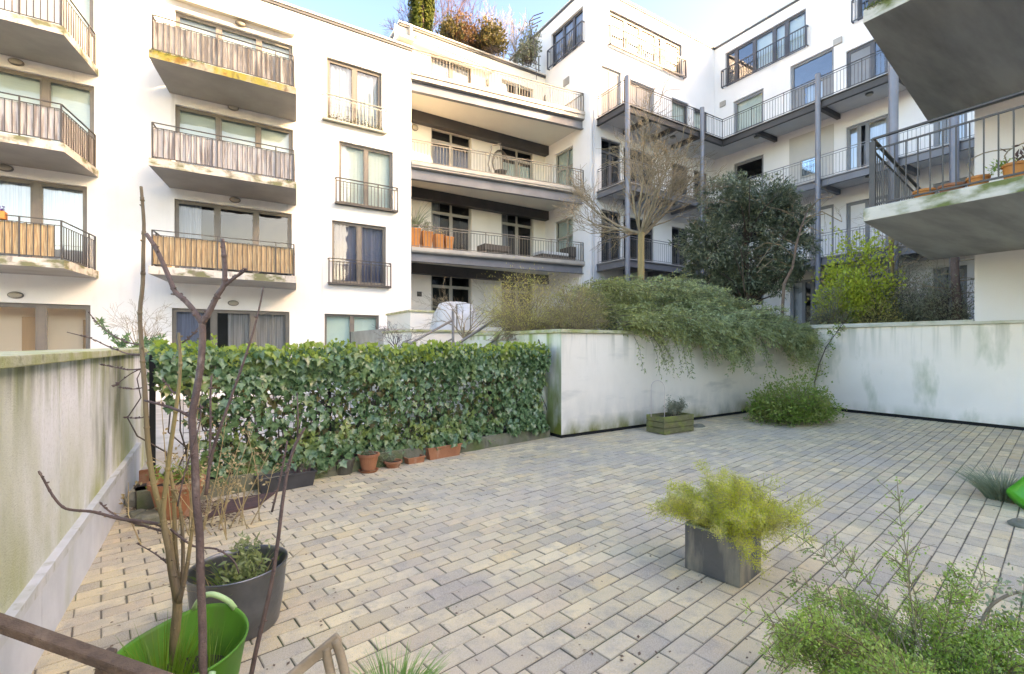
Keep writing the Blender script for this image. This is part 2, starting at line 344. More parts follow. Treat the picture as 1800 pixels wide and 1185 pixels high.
#@@STRUCT
# ---------------------------------------------------------------- ground, paving
mb = MB(); mb.add([(-900, -900, -.06), (900, -900, -.06), (900, 900, -.06), (-900, 900, -.06)], [(0, 1, 2, 3)])
tag(mb.build('ground', M('ground_earth', (.30, .28, .24), (.24, .22, .19), .4, .95)), kind='structure')
def paving():
    ang = R(8.6); ca, sa = math.cos(ang), math.sin(ang); Lx, Wy, gap, ch = .245, .1205, .006, .0045
    me = bpy.data.meshes.new('courtyard_paving'); V = []; Fc = []; Cc = []
    pal = [(0.696, 0.548, 0.306), (0.717, 0.57, 0.321), (0.651, 0.517, 0.291), (0.773, 0.621, 0.351), (0.672, 0.507, 0.291), (0.696, 0.517, 0.252), (0.628, 0.476, 0.276), (0.538, 0.434, 0.268), (0.47, 0.383, 0.245), (0.739, 0.6, 0.351), (0.605, 0.476, 0.268)]
    for j in range(-20, 92):
        for i in range(-12, 64):
            x = (i+(.5 if j % 2 else 0))*Lx; y = -1.2+j*Wy
            X = x*ca-y*sa; Y = x*sa+y*ca
            if X < -1.0 or X > 12.95 or Y < -1.7 or Y > 7.0 or (X < 4.9 and Y > 6.15+X*.155): continue
            z = rnd.gauss(0, .0012); tx = rnd.gauss(0, .004); ty = rnd.gauss(0, .006)
            dx = rnd.gauss(0, .0012); dy = rnd.gauss(0, .001)
            h1 = (Lx-gap)/2; h2 = (Wy-gap)/2; o = len(V)
            for (a, b, zz) in ((h1, h2, -.03), (h1, h2, -ch), (h1-ch, h2-ch, 0)):
                for (p, q) in ((-1, -1), (1, -1), (1, 1), (-1, 1)):
                    px = x+p*a+dx; py = y+q*b+dy
                    V.append((px*ca-py*sa, px*sa+py*ca, z+zz+tx*p*a+ty*q*b))
            fs = [(o+8, o+9, o+10, o+11)]
            for k in range(4):
                fs.append((o+4+k, o+4+(k+1) % 4, o+8+(k+1) % 4, o+8+k)); fs.append((o+k, o+(k+1) % 4, o+4+(k+1) % 4, o+4+k))
            c = pal[rnd.choice((0, 0, 1, 1, 2, 2, 3, 3, 4, 5, 6, 7, 8, 9, 9, 10))]; t = rnd.uniform(.88, 1.1)
            Fc += fs; Cc.append((c[0]*t, c[1]*t, c[2]*t, 1))
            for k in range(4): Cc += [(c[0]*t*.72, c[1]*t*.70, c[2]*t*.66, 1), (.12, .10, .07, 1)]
    me.from_pydata(V, [], Fc); a = me.attributes.new('brick', 'FLOAT_COLOR', 'FACE')
    a.data.foreach_set('color', np.array(Cc, dtype=np.float32).reshape(-1))
    m = bpy.data.materials.new('clay_pavers'); m.use_nodes = True; n = m.node_tree.nodes; L = m.node_tree.links; p = n['Principled BSDF']
    at_ = n.new('ShaderNodeAttribute'); at_.attribute_name = 'brick'; geo = n.new('ShaderNodeNewGeometry')
    def nz(sc, d=6):
        t = n.new('ShaderNodeTexNoise'); t.inputs['Scale'].default_value = sc; t.inputs['Detail'].default_value = d; t.inputs['Roughness'].default_value = .65
        L.new(geo.outputs['Position'], t.inputs['Vector']); return t.outputs['Fac']
    def mr(f, a, b, c, d):
        x = n.new('ShaderNodeMapRange'); x.inputs[1].default_value = a; x.inputs[2].default_value = b; x.inputs[3].default_value = c; x.inputs[4].default_value = d; L.new(f, x.inputs[0]); return x.outputs[0]
    def mix(f, a, b, bt='MIX'):
        x = n.new('ShaderNodeMix'); x.data_type = 'RGBA'; x.blend_type = bt; L.new(f, x.inputs[0])
        for k, v in ((6, a), (7, b)):
            if isinstance(v, tuple): x.inputs[k].default_value = (*v, 1)
            else: L.new(v, x.inputs[k])
        return x.outputs[2]
    c = mix(mr(nz(1.1), .45, .66, 0, .75), at_.outputs['Color'], (.36, .31, .265))
    c = mix(mr(nz(2.7), .52, .68, 0, .65), c, (.25, .22, .185))
    c = mix(mr(nz(1.7, 4), .58, .72, 0, .45), c, (.27, .27, .15))
    c = mix(mr(nz(.55, 3), .5, .7, 0, .45), c, (.72, .60, .42))
    c = mix(mr(nz(5), .56, .72, 0, .5), c, (.58, .47, .27))
    c = mix(mr(nz(9), .52, .72, 0, .65), c, (.27, .235, .20))
    c = mix(mr(nz(190, 3), .42, .62, 0, .5), c, (.70, .62, .48))
    c = mix(mr(nz(230, 3), .55, .68, 0, .6), c, (.14, .12, .11))
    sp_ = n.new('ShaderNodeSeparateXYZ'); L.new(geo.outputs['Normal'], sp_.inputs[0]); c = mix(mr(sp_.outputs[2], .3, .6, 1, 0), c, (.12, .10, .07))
    L.new(c, p.inputs['Base Color']); p.inputs['Roughness'].default_value = .85
    b = n.new('ShaderNodeBump'); b.inputs['Strength'].default_value = .45; b.inputs['Distance'].default_value = .004
    L.new(nz(160, 4), b.inputs['Height']); L.new(b.outputs[0], p.inputs['Normal'])
    me.materials.append(m); me.update(); o = bpy.data.objects.new('courtyard_paving', me); COL.objects.link(o); tag(o, kind='structure')
    s = MB(); s.add([(-1.2, -2, -.0065), (13, -2, -.0065), (13, 7.1, -.0065), (-1.2, 7.1, -.0065)], [(0, 1, 2, 3)])
    tag(s.build('joint_sand', M('dark_joint_sand', (.12, .10, .075), (.17, .145, .105), 9, .95, .5, 90, stains=[((.07, .11, .02), 2.0, (1, 1, 1), .48, .62, .85)])), kind='structure')
paving()
# pale garden paving behind the hedge
mb = MB(); mb.add([(-9, 6.9, 0), (5.0, 7.6, 0), (5.0, 17, 0), (-9, 17, 0)], [(0, 1, 2, 3)])
tag(mb.build('rear_garden_path', M('pale_gravel', (.50, .47, .41), (.38, .36, .31), 3, .95, .8, 60)), kind='structure')
mb = MB()
mb.prism([(5.15, 6.75), (12.9, 6.85), (12.9, 3.3), (22.3, 3.3), (22.3, 15.6), (5.3, 15.6), (5.3, 10.3), (5.15, 10.3)], -.05, 1.68)
tag(mb.build('raised_garden', M('raised_garden_soil', (.07, .055, .035), (.11, .10, .05), 3, .95, .8, 30)), kind='structure')

# ---------------------------------------------------------------- walls with real openings
def wall(mb, O, U, N, L, z0, z1, holes, dep=.14, m=0):
    us = sorted({0, L, *[h[0] for h in holes], *[h[1] for h in holes]}); zs = sorted({z0, z1, *[h[2] for h in holes], *[h[3] for h in holes]})
    P = lambda u, z, d=0: (O[0]+U[0]*u-N[0]*d, O[1]+U[1]*u-N[1]*d, z)
    flip = (U[0]*N[1]-U[1]*N[0]) > 0
    def q(a, b, c, d): mb.add([a, b, c, d], [(3, 2, 1, 0) if flip else (0, 1, 2, 3)], m)
    for i in range(len(us)-1):
        for j in range(len(zs)-1):
            cu = (us[i]+us[i+1])/2; cz = (zs[j]+zs[j+1])/2
            if any(h[0] < cu < h[1] and h[2] < cz < h[3] for h in holes): continue
            q(P(us[i], zs[j]), P(us[i+1], zs[j]), P(us[i+1], zs[j+1]), P(us[i], zs[j+1]))
    for (a, b, c, d) in holes:
        q(P(a, c), P(a, c, dep), P(a, d, dep), P(a, d)); q(P(b, c), P(b, d), P(b, d, dep), P(b, c, dep))
        q(P(a, d), P(a, d, dep), P(b, d, dep), P(b, d)); q(P(a, c), P(b, c), P(b, c, dep), P(a, c, dep))
def window(par, O, U, N, h, mull=(), frm=None, dep=.13, fw=.055, pane=None, curt=None, room=None, trans=None, cols=None, name='window', opaque=None, mw=None, sash=.03, roomd=1.6):
    """frame ring + mullions (+ transom) with a glass pane, curtains and a room behind"""
    u0, u1, z0, z1 = h; frm = frm or FRM
    P = lambda u, z, d: Vector((O[0]+U[0]*u-N[0]*d, O[1]+U[1]*u-N[1]*d, z))
    f = MB(); up = (N[0], N[1], 0); mw = mw or fw
    def stick(a, b, w, d=.07, off=0): f.bar(a-Vector((N[0], N[1], 0))*off, b-Vector((N[0], N[1], 0))*off, w, d, 0, up)
    e = .002
    stick(P(u0+fw/2+e, z0+e, dep), P(u0+fw/2+e, z1-e, dep), fw); stick(P(u1-fw/2-e, z0+e, dep), P(u1-fw/2-e, z1-e, dep), fw)
    stick(P(u0+fw+e, z1-fw/2-e, dep), P(u1-fw-e, z1-fw/2-e, dep), fw, .066); stick(P(u0+fw+e, z0+fw/2+e, dep), P(u1-fw-e, z0+fw/2+e, dep), fw, .066)
    for mu in mull: stick(P(mu, z0+fw+e, dep), P(mu, z1-fw-e, dep), mw, .062)
    if trans: stick(P(u0+fw+e, trans, dep), P(u1-fw-e, trans, dep), mw, .058)
    if sash:
        ed = [u0+fw]+list(mull)+[u1-fw]
        for i in range(len(ed)-1):
            a = ed[i]+(mw/2 if i else 0)+.004; b = ed[i+1]-(mw/2 if i < len(ed)-2 else 0)-.004; t = (trans-mw/2 if trans else z1-fw)-.004; c = z0+fw+.004
            stick(P(a+sash/2, c, dep), P(a+sash/2, t, dep), sash, .04, -.012); stick(P(b-sash/2, c, dep), P(b-sash/2, t, dep), sash, .04, -.012)
            stick(P(a+sash, t-sash/2, dep), P(b-sash, t-sash/2, dep), sash, .036, -.012); stick(P(a+sash, c+sash/2, dep), P(b-sash, c+sash/2, dep), sash, .036, -.012)
    fo = f.build(name, frm, par)
    if pane is not False:
        g = MB(); g.add([P(u0+.02, z0+.02, dep+.012), P(u1-.02, z0+.02, dep+.012), P(u1-.02, z1-.02, dep+.012), P(u0+.02, z1-.02, dep+.012)], [(0, 1, 2, 3)])
        g.build('pane', pane or GL, fo)
    if opaque:
        for (a, b, c, d, mt) in opaque:
            g = MB(); g.add([P(a, c, dep-.005), P(b, c, dep-.005), P(b, d, dep-.005), P(a, d, dep-.005), P(a, c, dep+.03), P(b, c, dep+.03), P(b, d, dep+.03), P(a, d, dep+.03)],
                            [(0, 1, 2, 3), (4, 7, 6, 5), (0, 4, 5, 1), (1, 5, 6, 2), (2, 6, 7, 3), (3, 7, 4, 0)]); g.build('door_panel', mt, fo)
    for cc in (curt or []):
        a, b, c, d, mt, wav = cc; g = MB(); n = max(2, int((b-a)/(.02 if wav else .5))); vs = []
        for i in range(n+1):
            u = a+(b-a)*i/n; off = .12+(wav*(math.sin(u*42+math.sin(u*9)*2)*.6+math.sin(u*23+1)*.4) if wav else 0)
            vs += [P(u, c, dep+off), P(u, d, dep+off)]
        g.add(vs, [(2*i, 2*i+2, 2*i+3, 2*i+1) for i in range(n)]); g.build('curtain' if wav else 'blind', mt, fo, smooth=bool(wav))
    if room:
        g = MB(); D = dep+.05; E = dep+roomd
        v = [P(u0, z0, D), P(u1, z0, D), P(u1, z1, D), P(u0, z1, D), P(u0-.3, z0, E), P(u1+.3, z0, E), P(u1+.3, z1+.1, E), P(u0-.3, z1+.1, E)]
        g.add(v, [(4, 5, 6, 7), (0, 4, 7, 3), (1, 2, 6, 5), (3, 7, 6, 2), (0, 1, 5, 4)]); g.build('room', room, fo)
    return fo
def bars_rail(mb, pts, zt, zb, sp=.12, br=.006, tr=.018, m=0, second=None, closed=False):
    """top and bottom rail along a polyline with upright bars between"""
    for a, b in zip(pts[:-1], pts[1:]):
        a = Vector((*a, 0)); b = Vector((*b, 0)); L = (b-a).length; d = (b-a)/L
        Z = lambda p, z: Vector((p.x, p.y, z))
        mb.bar(Z(a, zt), Z(b, zt), tr*2.2, tr*1.1, m); mb.bar(Z(a, zb), Z(b, zb), tr*1.2, tr, m)
        top = zt
        if second: mb.bar(Z(a, zt-second), Z(b, zt-second), tr, tr, m); top = zt-second
        n = max(1, round(L/sp))
        for i in range(n+1):
            p = a+(b-a)*i/n; big = i in (0, n) or (i % 12 == 0)
            mb.bar(Z(p, zb-(.06 if big else 0)), Z(p, (zt if big else top)), br*2*(1.9 if big else 1), br*2*(1.9 if big else 1), m, up=(d.x, d.y, 0))
def oval_lamp(par, c, N, w=.30, h=.17, name='wall_lamp'):
    c = Vector(c); n = Vector(N); u = Vector((-n.y, n.x, 0)) if abs(n.z) < .5 else Vector((1, 0, 0)); v = n.cross(u)
    def ell(k, off, segs=20): return [c+n*off+u*math.cos(6.2832*i/segs)*w/2*k+v*math.sin(6.2832*i/segs)*h/2*k for i in range(segs)]
    a = MB(); r = [ell(1, .0), ell(1, .05), ell(.86, .07)]
    vs = sum(r, []); a.add(vs, [(k*20+i, k*20+(i+1) % 20, (k+1)*20+(i+1) % 20, (k+1)*20+i) for k in range(2) for i in range(20)])
    o = a.build(name, LAMPR, par, smooth=False)
    g = MB(); r = [ell(.86, .068), ell(.7, .095), ell(.4, .112), ell(.01, .118)]
    g.add(sum(r, []), [(k*20+i, k*20+(i+1) % 20, (k+1)*20+(i+1) % 20, (k+1)*20+i) for k in range(3) for i in range(20)])
    g.build('diffuser', LAMPM, o, smooth=True)

# ================================================================ LEFT APARTMENT BUILDING (facade on plane Y=17)
YF = 17.0; X0 = -9.5; XR = 6.25; TOP = 12.6
bl = empty('apartment_building', (-1.5, YF, 0), 'white rendered four-storey block at left with three-part windows and screened concrete balconies', 'building')
def xf(u): p = onY(u, 300, YF); return p.x-X0
HD = [2.67, 5.86, 8.61, 11.36]; FL = [.35, 3.6, 6.35, 9.1]
holes = []; specs = []
c1r = [159, 153, 165.5, 165]; c1m = [70.5, 62, 77.5, 78]
for k in range(4):
    h = (xf(-90), xf(c1r[k]), FL[k]+.08, HD[k]); holes.append(h); specs.append((h, [xf(c1m[k])], k, 1))
c2 = [(302, 509, 376, 444.5), (306.7, 513, 382, 450.5), (308, 515, 384.5, 454.5), (308, 515, 385, 456)]
for k in range(4):
    a, b, m1, m2 = c2[k]; h = (xf(a), xf(b), FL[k]+.08, HD[k]); holes.append(h); specs.append((h, [xf(m1), xf(m2)], k, 2))
c3 = [(570.5, 666.6), (583.6, 678.7), (596, 690.9), (574.5, 671.6)]
for k in range(4):
    a, b = c3[k]; h = (xf(a), xf(b), FL[k]+.12, HD[k]-.02); holes.append(h); specs.append((h, [(xf(a)+xf(b))/2], k, 3))
w_ = MB(); wall(w_, (X0, YF), (1, 0), (0, -1), XR-X0, -.05, TOP-.12, holes)
w_.add([(XR, YF, -.05), (XR, 28, -.05), (XR, 28, TOP-.12), (XR, YF, TOP-.12), (X0, 28, -.05), (X0, 28, TOP-.12), (X0, YF, -.05), (X0, YF, TOP-.12)],
       [(0, 1, 2, 3), (1, 4, 5, 2), (4, 6, 7, 5), (3, 2, 5, 7)])
w_.build('wall', PL, bl)
t = MB(); t.box(X0, XR+.03, YF-.05, 28, TOP-.12, TOP-.03, 0); t.box(X0, XR+.05, YF-.09, 28, TOP-.03, TOP+.03, 1); t.build('roof_edge', [TRIM, TRIMW], bl)  # dark strip below the pale cap puts the coping's shadow line into colour
for (h, ml, k, c) in specs:
    u0, u1, z0, z1 = h; O = (X0, YF); A = dict(O=O, U=(1, 0), N=(0, -1), h=h, mull=ml)
    if c == 1:
        if k == 0:
            o = window(bl, room=ROOMW, roomd=.75, fw=.08, mw=.16, **A)
            g = MB(); P = xf(118); g.box(X0+xf(20), X0+xf(50), YF+.78, YF+.85, .5, 2.35); g.box(X0+xf(125)+.1, X0+xf(150)+.1, YF+.78, YF+.85, .5, 2.3); g.build('inner_door', WOODD, o)
        elif k == 1: window(bl, pane=GLB, room=ROOM, fw=.07, mw=.16, curt=[(u0, u1, z0, z1, CURT, .02)], **A)
        else: window(bl, pane=GL, room=ROOM, fw=.07, mw=.14, curt=[(u0, u1, z0+.5, z1, CURG, 0)], **A)
    elif c == 2:
        if k == 0: window(bl, room=ROOM, fw=.07, mw=.11, curt=[(u0, u0+(u1-u0)*.26, z0, z1, CURB, .03), (u0+(u1-u0)*.45, u1, z0, z1, CURD, .03)], **A)
        elif k == 1: window(bl, pane=GLD, room=ROOM, fw=.07, mw=.11, curt=[(u0+.1, u0+.65, z0, z1, CURT, .03)], **A)
        else: window(bl, pane=GL, room=ROOM, fw=.07, mw=.10, curt=[(u0, u1, z1-1.5, z1, CURG, 0)], **A)
    else:
        if k == 3: window(bl, room=ROOM, frm=bpy.data.materials.get('sunlit_facade_frame') or M('sunlit_facade_frame', (.09, .078, .065), None, 4, .5), fw=.08, mw=.12, curt=[(u0, u1, z0, z1, CURT, .035)], **A)  # top-floor frame: copy of the taupe colour, darkened to offset direct sun
        elif k == 2: window(bl, room=ROOM, frm=FRM, fw=.06, mw=.10, curt=[(u0, u1, z0, z1, CURG, .006)], **A)
        elif k == 1: window(bl, pane=GLD, room=ROOM, fw=.06, mw=.11, curt=[(u0, u1, z0, z1, CURB, .03)], **A)
        else: window(bl, room=ROOM, fw=.05, mw=.08, curt=[(u0, u1, z0, z1, CURP, .0)], **A)
    if c == 3 and k:
        r = MB(); a = X0+u0-.13; b = X0+u1+.12; z = z0-.03; y = YF-.16
        bars_rail(r, [(a, y), (b, y)], z+.82, z, .12, .009, .024, second=.10)
        for x in (a, b):
            r.bar((x, y, z+.82), (x, YF, z+.82), .03, .03); r.bar((x, y, z), (x, YF, z), .03, .03); r.bar((x, y, z), (x, y, z+.82), .035, .035)
        r.box(a, b, y-.03, YF-.005, z-.05, z-.01); r.build('window_railing', M('grey_green_railing', (.20, .21, .18), None, 5, .5) if k == 3 else RAIL, bl)
        if k == 3:
            n = 700; P = np.stack([rng.uniform(a+.1, b-.05, n), rng.uniform(YF-.13, YF-.03, n), z+rng.gamma(2, .05, n)], 1); leaves('window_box_plants', P, unit(n)+[0, 0, .8], unit(n), .05, GOLD, bl)
g = MB(); xj = X0+xf(566)
g.box(xj-.006, xj+.006, YF-.003, YF-.001, .1, 12.3); g.build('expansion_joint', M('joint_line', (.5, .48, .45), None, 3, .9), bl)
# balconies: skewed slabs with railings and screens
def balcony(poly, zt, th, par, slabm, edgem, railpts, railt, screen, gap=.12, railm=RAIL, scr_part=None, inset=.03):
    s = MB(); n = len(poly)
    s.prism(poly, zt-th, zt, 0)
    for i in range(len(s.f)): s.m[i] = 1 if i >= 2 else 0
    o = s.build('balcony', [slabm, edgem], par)
    r = MB(); bars_rail(r, railpts, railt, zt+.06, .118, .008, .017, second=gap); r.build('railing', railm, o)
    if screen:
        sc = MB()
        for a, b in (scr_part or list(zip(railpts[:-1], railpts[1:]))):
            a = Vector((*a, 0)); b = Vector((*b, 0)); L = (b-a).length; d = (b-a)/L; nn = Vector((-d.y, d.x, 0)); k = int(L/.03)
            vs = []
            for i in range(k+1):
                q = a+d*(L*i/k)+nn*(.03+.012*math.sin(i*.53)*math.sin(i*.17+1)); zt2 = railt-gap-.01+rnd.uniform(-.012, .012)
                vs += [(q.x, q.y, zt+.07), (q.x, q.y, zt2)]
            sc.add(vs, [(2*i, 2*i+2, 2*i+3, 2*i+1) for i in range(k)])
        sc.build('screen', screen, o)
    return o
YB = 15.15
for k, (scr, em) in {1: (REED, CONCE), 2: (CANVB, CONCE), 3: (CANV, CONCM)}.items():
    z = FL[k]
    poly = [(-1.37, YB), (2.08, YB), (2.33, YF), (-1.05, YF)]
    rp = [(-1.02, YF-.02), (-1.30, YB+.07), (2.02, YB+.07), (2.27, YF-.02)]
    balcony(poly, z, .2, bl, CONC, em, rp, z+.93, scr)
    poly = [(-8, YB), (-2.96, YB), (-2.62, YF), (-8, YF)]
    rp = [(-8, YB+.07), (-3.02, YB+.07), (-2.69, YF-.02)]
    if k == 1: sp = [((-8, YB+.07), (-3.15, YB+.07))]
    else: sp = None
    o = balcony(poly, z, .2, bl, CONC, CONCE, rp, z+.93, {1: REED, 2: CANVB, 3: FROST}[k], scr_part=sp)
for (u, v) in ((410, 190), (413, 352), (410, 533), (29, 110), (10, 296), (28, 519)): oval_lamp(bl, onY(u, v, YF), (0, -1, 0))
p = onY(423, 43, YF); oval_lamp(bl, p, (0, -1, 0))
a = MB(); a.box(-1.1, 2.25, YF-.26, YF-.005, 11.62, 11.80); a.bar((-1.05, YF-.35, 11.55), (2.2, YF-.35, 11.55), .05, .09); a.build('awning', AWN, bl)
# terracotta flower box on the first-floor rail
t = empty('flower_box', (-4.6, YB+.05, 4.5), 'orange flower box with violet flowers on the reed-screened left balcony rail', 'planter')
m_ = MB(); m_.box(-5.3, -3.95, YB-.02, YB+.2, 4.42, 4.6); m_.build('box', TERO, t, bevel=.01)
P = np.stack([rng.uniform(-4.4, -4.0, 160), rng.uniform(YB, YB+.15, 160), rng.uniform(4.58, 4.72, 160)], 1); leaves('flowers', P, unit(160), unit(160), .05, M('violet_flower', (.12, .08, .3)), t, OVAL)

M('sunlit_loggia_frame', (.07, .06, .05), None, 4, .5)  # penthouse frame colour, darkened against the sun compared with the floors below
# ================================================================ MIDDLE LOGGIA BUILDING
YI = 18.95; XD = 13.8; PA = (XR+.004, 17.0); PB = (XD, 16.06)
bm = empty('apartment_building', (10, YI, 0), 'middle building with deep loggia terraces, grey steel beams and champagne railings', 'building')
def xm(u): return onY(u, 300, YI).x-XR
hs = []; sp = []
for k, (f, hd) in enumerate(((2.1, 4.6), (5.22, 7.75), (8.42, 10.82), (11.8, 13.9))):
    for (a, b) in ((758, 829), (881.5, 937.8)):
        zz = f+.05 if not (k == 3 and a > 800) else 12.55
        h = (xm(a), xm(b), zz, hd); hs.append(h); sp.append((h, k, a))
w_ = MB(); wall(w_, (XR, YI), (1, 0), (0, -1), XD-XR, 0, 14.62, hs)
w_.add([(XR+.25, YI, 11.8), (XR+.25, 27, 11.8), (XR+.25, 27, 14.62), (XR+.25, YI, 14.62)], [(0, 1, 2, 3)])
w_.build('wall', CRM, bm)
t = MB(); t.box(XR+.2, XD-.003, YI-.06, 27, 14.62, 14.72, 0); t.box(XR+.17, XD-.004, YI-.1, 27, 14.72, 14.77, 1); t.build('roof_edge', [TRIM, TRIMW], bm)
for (h, k, a) in sp:
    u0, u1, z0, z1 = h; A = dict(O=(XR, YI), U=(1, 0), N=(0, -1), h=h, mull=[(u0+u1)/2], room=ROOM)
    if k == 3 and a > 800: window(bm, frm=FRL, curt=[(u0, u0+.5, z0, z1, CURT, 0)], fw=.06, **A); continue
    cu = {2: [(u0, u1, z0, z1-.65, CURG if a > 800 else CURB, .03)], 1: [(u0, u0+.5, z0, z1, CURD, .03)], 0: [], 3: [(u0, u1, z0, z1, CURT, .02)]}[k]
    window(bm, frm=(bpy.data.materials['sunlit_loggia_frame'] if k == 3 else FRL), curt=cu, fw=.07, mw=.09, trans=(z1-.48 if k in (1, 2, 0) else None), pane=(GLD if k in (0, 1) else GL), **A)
for (zt, zf, zb, sof) in ((11.76, 11.46, 11.06, 11.2), (8.4, 8.2, 7.78, 8.05), (5.22, 5.05, 4.72, 4.95)):
    s = MB(); e = (PB[0]-PA[0], PB[1]-PA[1]); L = math.hypot(*e); e = (e[0]/L, e[1]/L); nx = (e[1], -e[0])
    off = lambda p, d: (p[0]-nx[0]*d, p[1]-nx[1]*d)
    s.prism([off(PA, .22), off(PB, .22), (XD-.004, YI-.003), (PA[0], YI-.003)], sof, zt-.05, 0)
    tr = s.build('terrace_slab', SOFF, bm)
    g = MB(); a = off(PA, -.05); b = off(PB, -.05); g.prism([a, b, off(PB, .215), off(PA, .215)], zf, zt, 0)
    g.prism([off(PA, -.09), off(PB, -.09), off(PB, -.052), off(PA, -.052)], zt-.13, zt+.01, 0); g.build('gutter', FASC, tr)
    g = MB(); a = off(PA, .02); b = off(PB, .02)
    g.prism([off(PA, .10), off(PB, .10), off(PB, .14), off(PA, .14)], zb+.03, zf-.003, 0)
    g.prism([off(PA, .02), off(PB, .02), off(PB, .2), off(PA, .2)], zb, zb+.028, 0); g.prism([off(PA, .02), off(PB, .02), off(PB, .097), off(PA, .097)], zf-.035, zf-.004, 0)
    g.build('steel_beam', IBEAM, tr)
    g = MB(); g.box(PA[0], XD-.006, YI-.32, YI-.005, sof-.42, sof-.003); g.build('inner_beam', IBEAMD, tr)
    g = MB(); e2 = off(PA, .02); e3 = off((PB[0]-.03, PB[1]), .02); bars_rail(g, [e2, e3], zt+.84, zt+.07, .125, .008, .022, second=.09)
    if zt > 11: bars_rail(g, [e3, (XD-.03, YI-.5)], zt+.84, zt+.07, .115, .005, .017)
    g.build('railing', RAILC, tr)
g = MB(); z = 14.16; g.bar(onY(731, 63, YI-.3), onY(870, 121, YI-.3), .16, .14); p = onY(731, 63, YI-.3); q = onY(870, 121, YI-.3)
g.bar((p.x, YI, p.z-.02), (p.x, YI-.45, p.z-.02), .07, .1); g.bar((q.x, YI, q.z-.02), (q.x, YI-.45, q.z-.02), .07, .1); g.bar((p.x, YI-.42, p.z-.12), (q.x, YI-.42, q.z-.12), .05, .1); g.build('awning', AWN, bm)
g = MB(); a = onY(695, 70, YI-.3); g.box(a.x+.15, a.x+.75, YI-.4, YI-.01, 13.95, 14.06); g.box(a.x+.62, a.x+.72, YI-.3, YI-.01, 14.08, 14.65); g.build('floodlight', FASC, bm)
# roof-terrace railing and climbing frame
g = MB()
yy = YI+.25; xs = [onY(u, 90, yy).x for u in (848, 885, 918, 947)]
for x in xs: g.bar((x, yy, 14.77), (x, yy, 15.75), .05)
g.bar((xs[0], yy, 15.35), (XD-.1, yy, 15.35), .03); g.bar((xs[0], yy, 15.1), (XD-.1, yy, 15.1), .02); g.bar((xs[0], yy, 14.9), (XD-.1, yy, 14.9), .02)
g.build('roof_railing', RAILC, bm)
oval_lamp(bm, onY(729, 225, YI), (0, -1, 0), .28, .26)
for u in (857, 958): oval_lamp(bm, onY(u, 146 if u == 857 else 174, YI), (0, -1, 0), .16, .34)
g = MB(); p = onY(737, 517, YI); g.box(p.x-.1, p.x+.1, YI-.03, YI-.002, p.z-.1, p.z+.1); g.build('intercom', RAIL, bm)

# ================================================================ GALLERY BUILDING (tall block + wing)
YA = 15.65; XW = 22.4; ZR = 17.2
bg_ = empty('apartment_building', (XD, YA, 0), 'tall white L-shaped block with steel access galleries, corner posts and grey window bands', 'building')
w_ = MB()
def yd(u): return onX(u, 300, XD).y
# wall facing the loggias (plane X=13.8), from Y=22.3 to 15.65
a, b = yd(969), yd(1024.5); hD = (22.3-a, 22.3-b, 14.85, 16.5)
hS = [(22.3-yd(975), 22.3-yd(1007), z+.05, z+2.2) for z in (5.22, 8.42)]
wall(w_, (XD, 22.3), (0, -1), (-1, 0), 22.3-YA, 0, ZR-.1, [hD]+hS)
def xa(u): return onY(u, 300, YA).x-XD
GF = [2.0, 5.1, 8.25, 11.42]
hA = [(xa(1071), xa(1199), 14.85, 16.5)]; sA = []
for k, f in enumerate(GF):
    for (u0, u1, hh) in ((1057, 1092, 2.45), (1096, 1150, 2.35), (1181, 1210.5, 2.3), (1220, 1244, 2.25)):
        h = (xa(u0), xa(u1), f+.04, f+hh); hA.append(h); sA.append((h, k, u0))
wall(w_, (XD, YA), (1, 0), (0, -1), XW-XD, 0, ZR-.1, hA)
def yw(u): return YA-onX(u, 300, XW).y
hW = [(yw(1275), yw(1416.5), 14.85, 16.6), (yw(1506), yw(1640), 14.85, 16.6)]; sW = []
for k, f in enumerate(GF):
    for (u0, u1, hh) in ((1289, 1342, 2.5), (1389, 1465.5, 2.9 if k > 1 else 2.5), (1487, 1561, 2.4), (1640, 1700, 2.4)):
        if k == 2 and u0 == 1389: continue
        h = (yw(u0), yw(u1), f+.04, f+hh); hW.append(h); sW.append((h, k, u0))
LW = YA-(-6)
wall(w_, (XW, YA), (0, -1), (-1, 0), LW, 0, ZR-.1, hW)
w_.build('wall', PLG, bg_)
t = MB()
for (m, e0, z0, z1) in ((0, .04, ZR-.1, ZR-.02), (1, .07, ZR-.02, ZR+.04)):
    t.prism([(XD-e0, 22.3), (XD-e0, YA-e0), (XW-e0, YA-e0), (XW-e0, -6), (32, -6), (32, 22.3)], z0, z1, m)
t.build('roof_edge', [TRIM, TRIMW], bg_)
u0, u1, z0, z1 = hD; window(bg_, (XD, 22.3), (0, -1), (-1, 0), hD, [u0+(u1-u0)*.36, u0+(u1-u0)*.68], FRD, fw=.06, mw=.08, room=ROOM, pane=GLB, curt=[(u0, u1, z0, z1, CURD, 0)])
for h in hS:
    u0, u1, z0, z1 = h; window(bg_, (XD, 22.3), (0, -1), (-1, 0), h, [u0+(u1-u0)*.62], FRL, fw=.06, mw=.07, trans=z0+1.35, room=ROOM, curt=[(u0, u1, z0, z1, CURG, .01)])
h = hA[0]; u0, u1, z0, z1 = h; W = u1-u0
window(bg_, (XD, YA), (1, 0), (0, -1), h, [u0+W*.22, u0+W*.42, u0+W*.64, u0+W*.72, u0+W*.76], M('dark_brown_frame', (.045, .036, .03), None, 4, .5), fw=.12, mw=.15, room=ROOM, pane=GLB, curt=[(u0, u1, z0, z1, CURT, .02)])
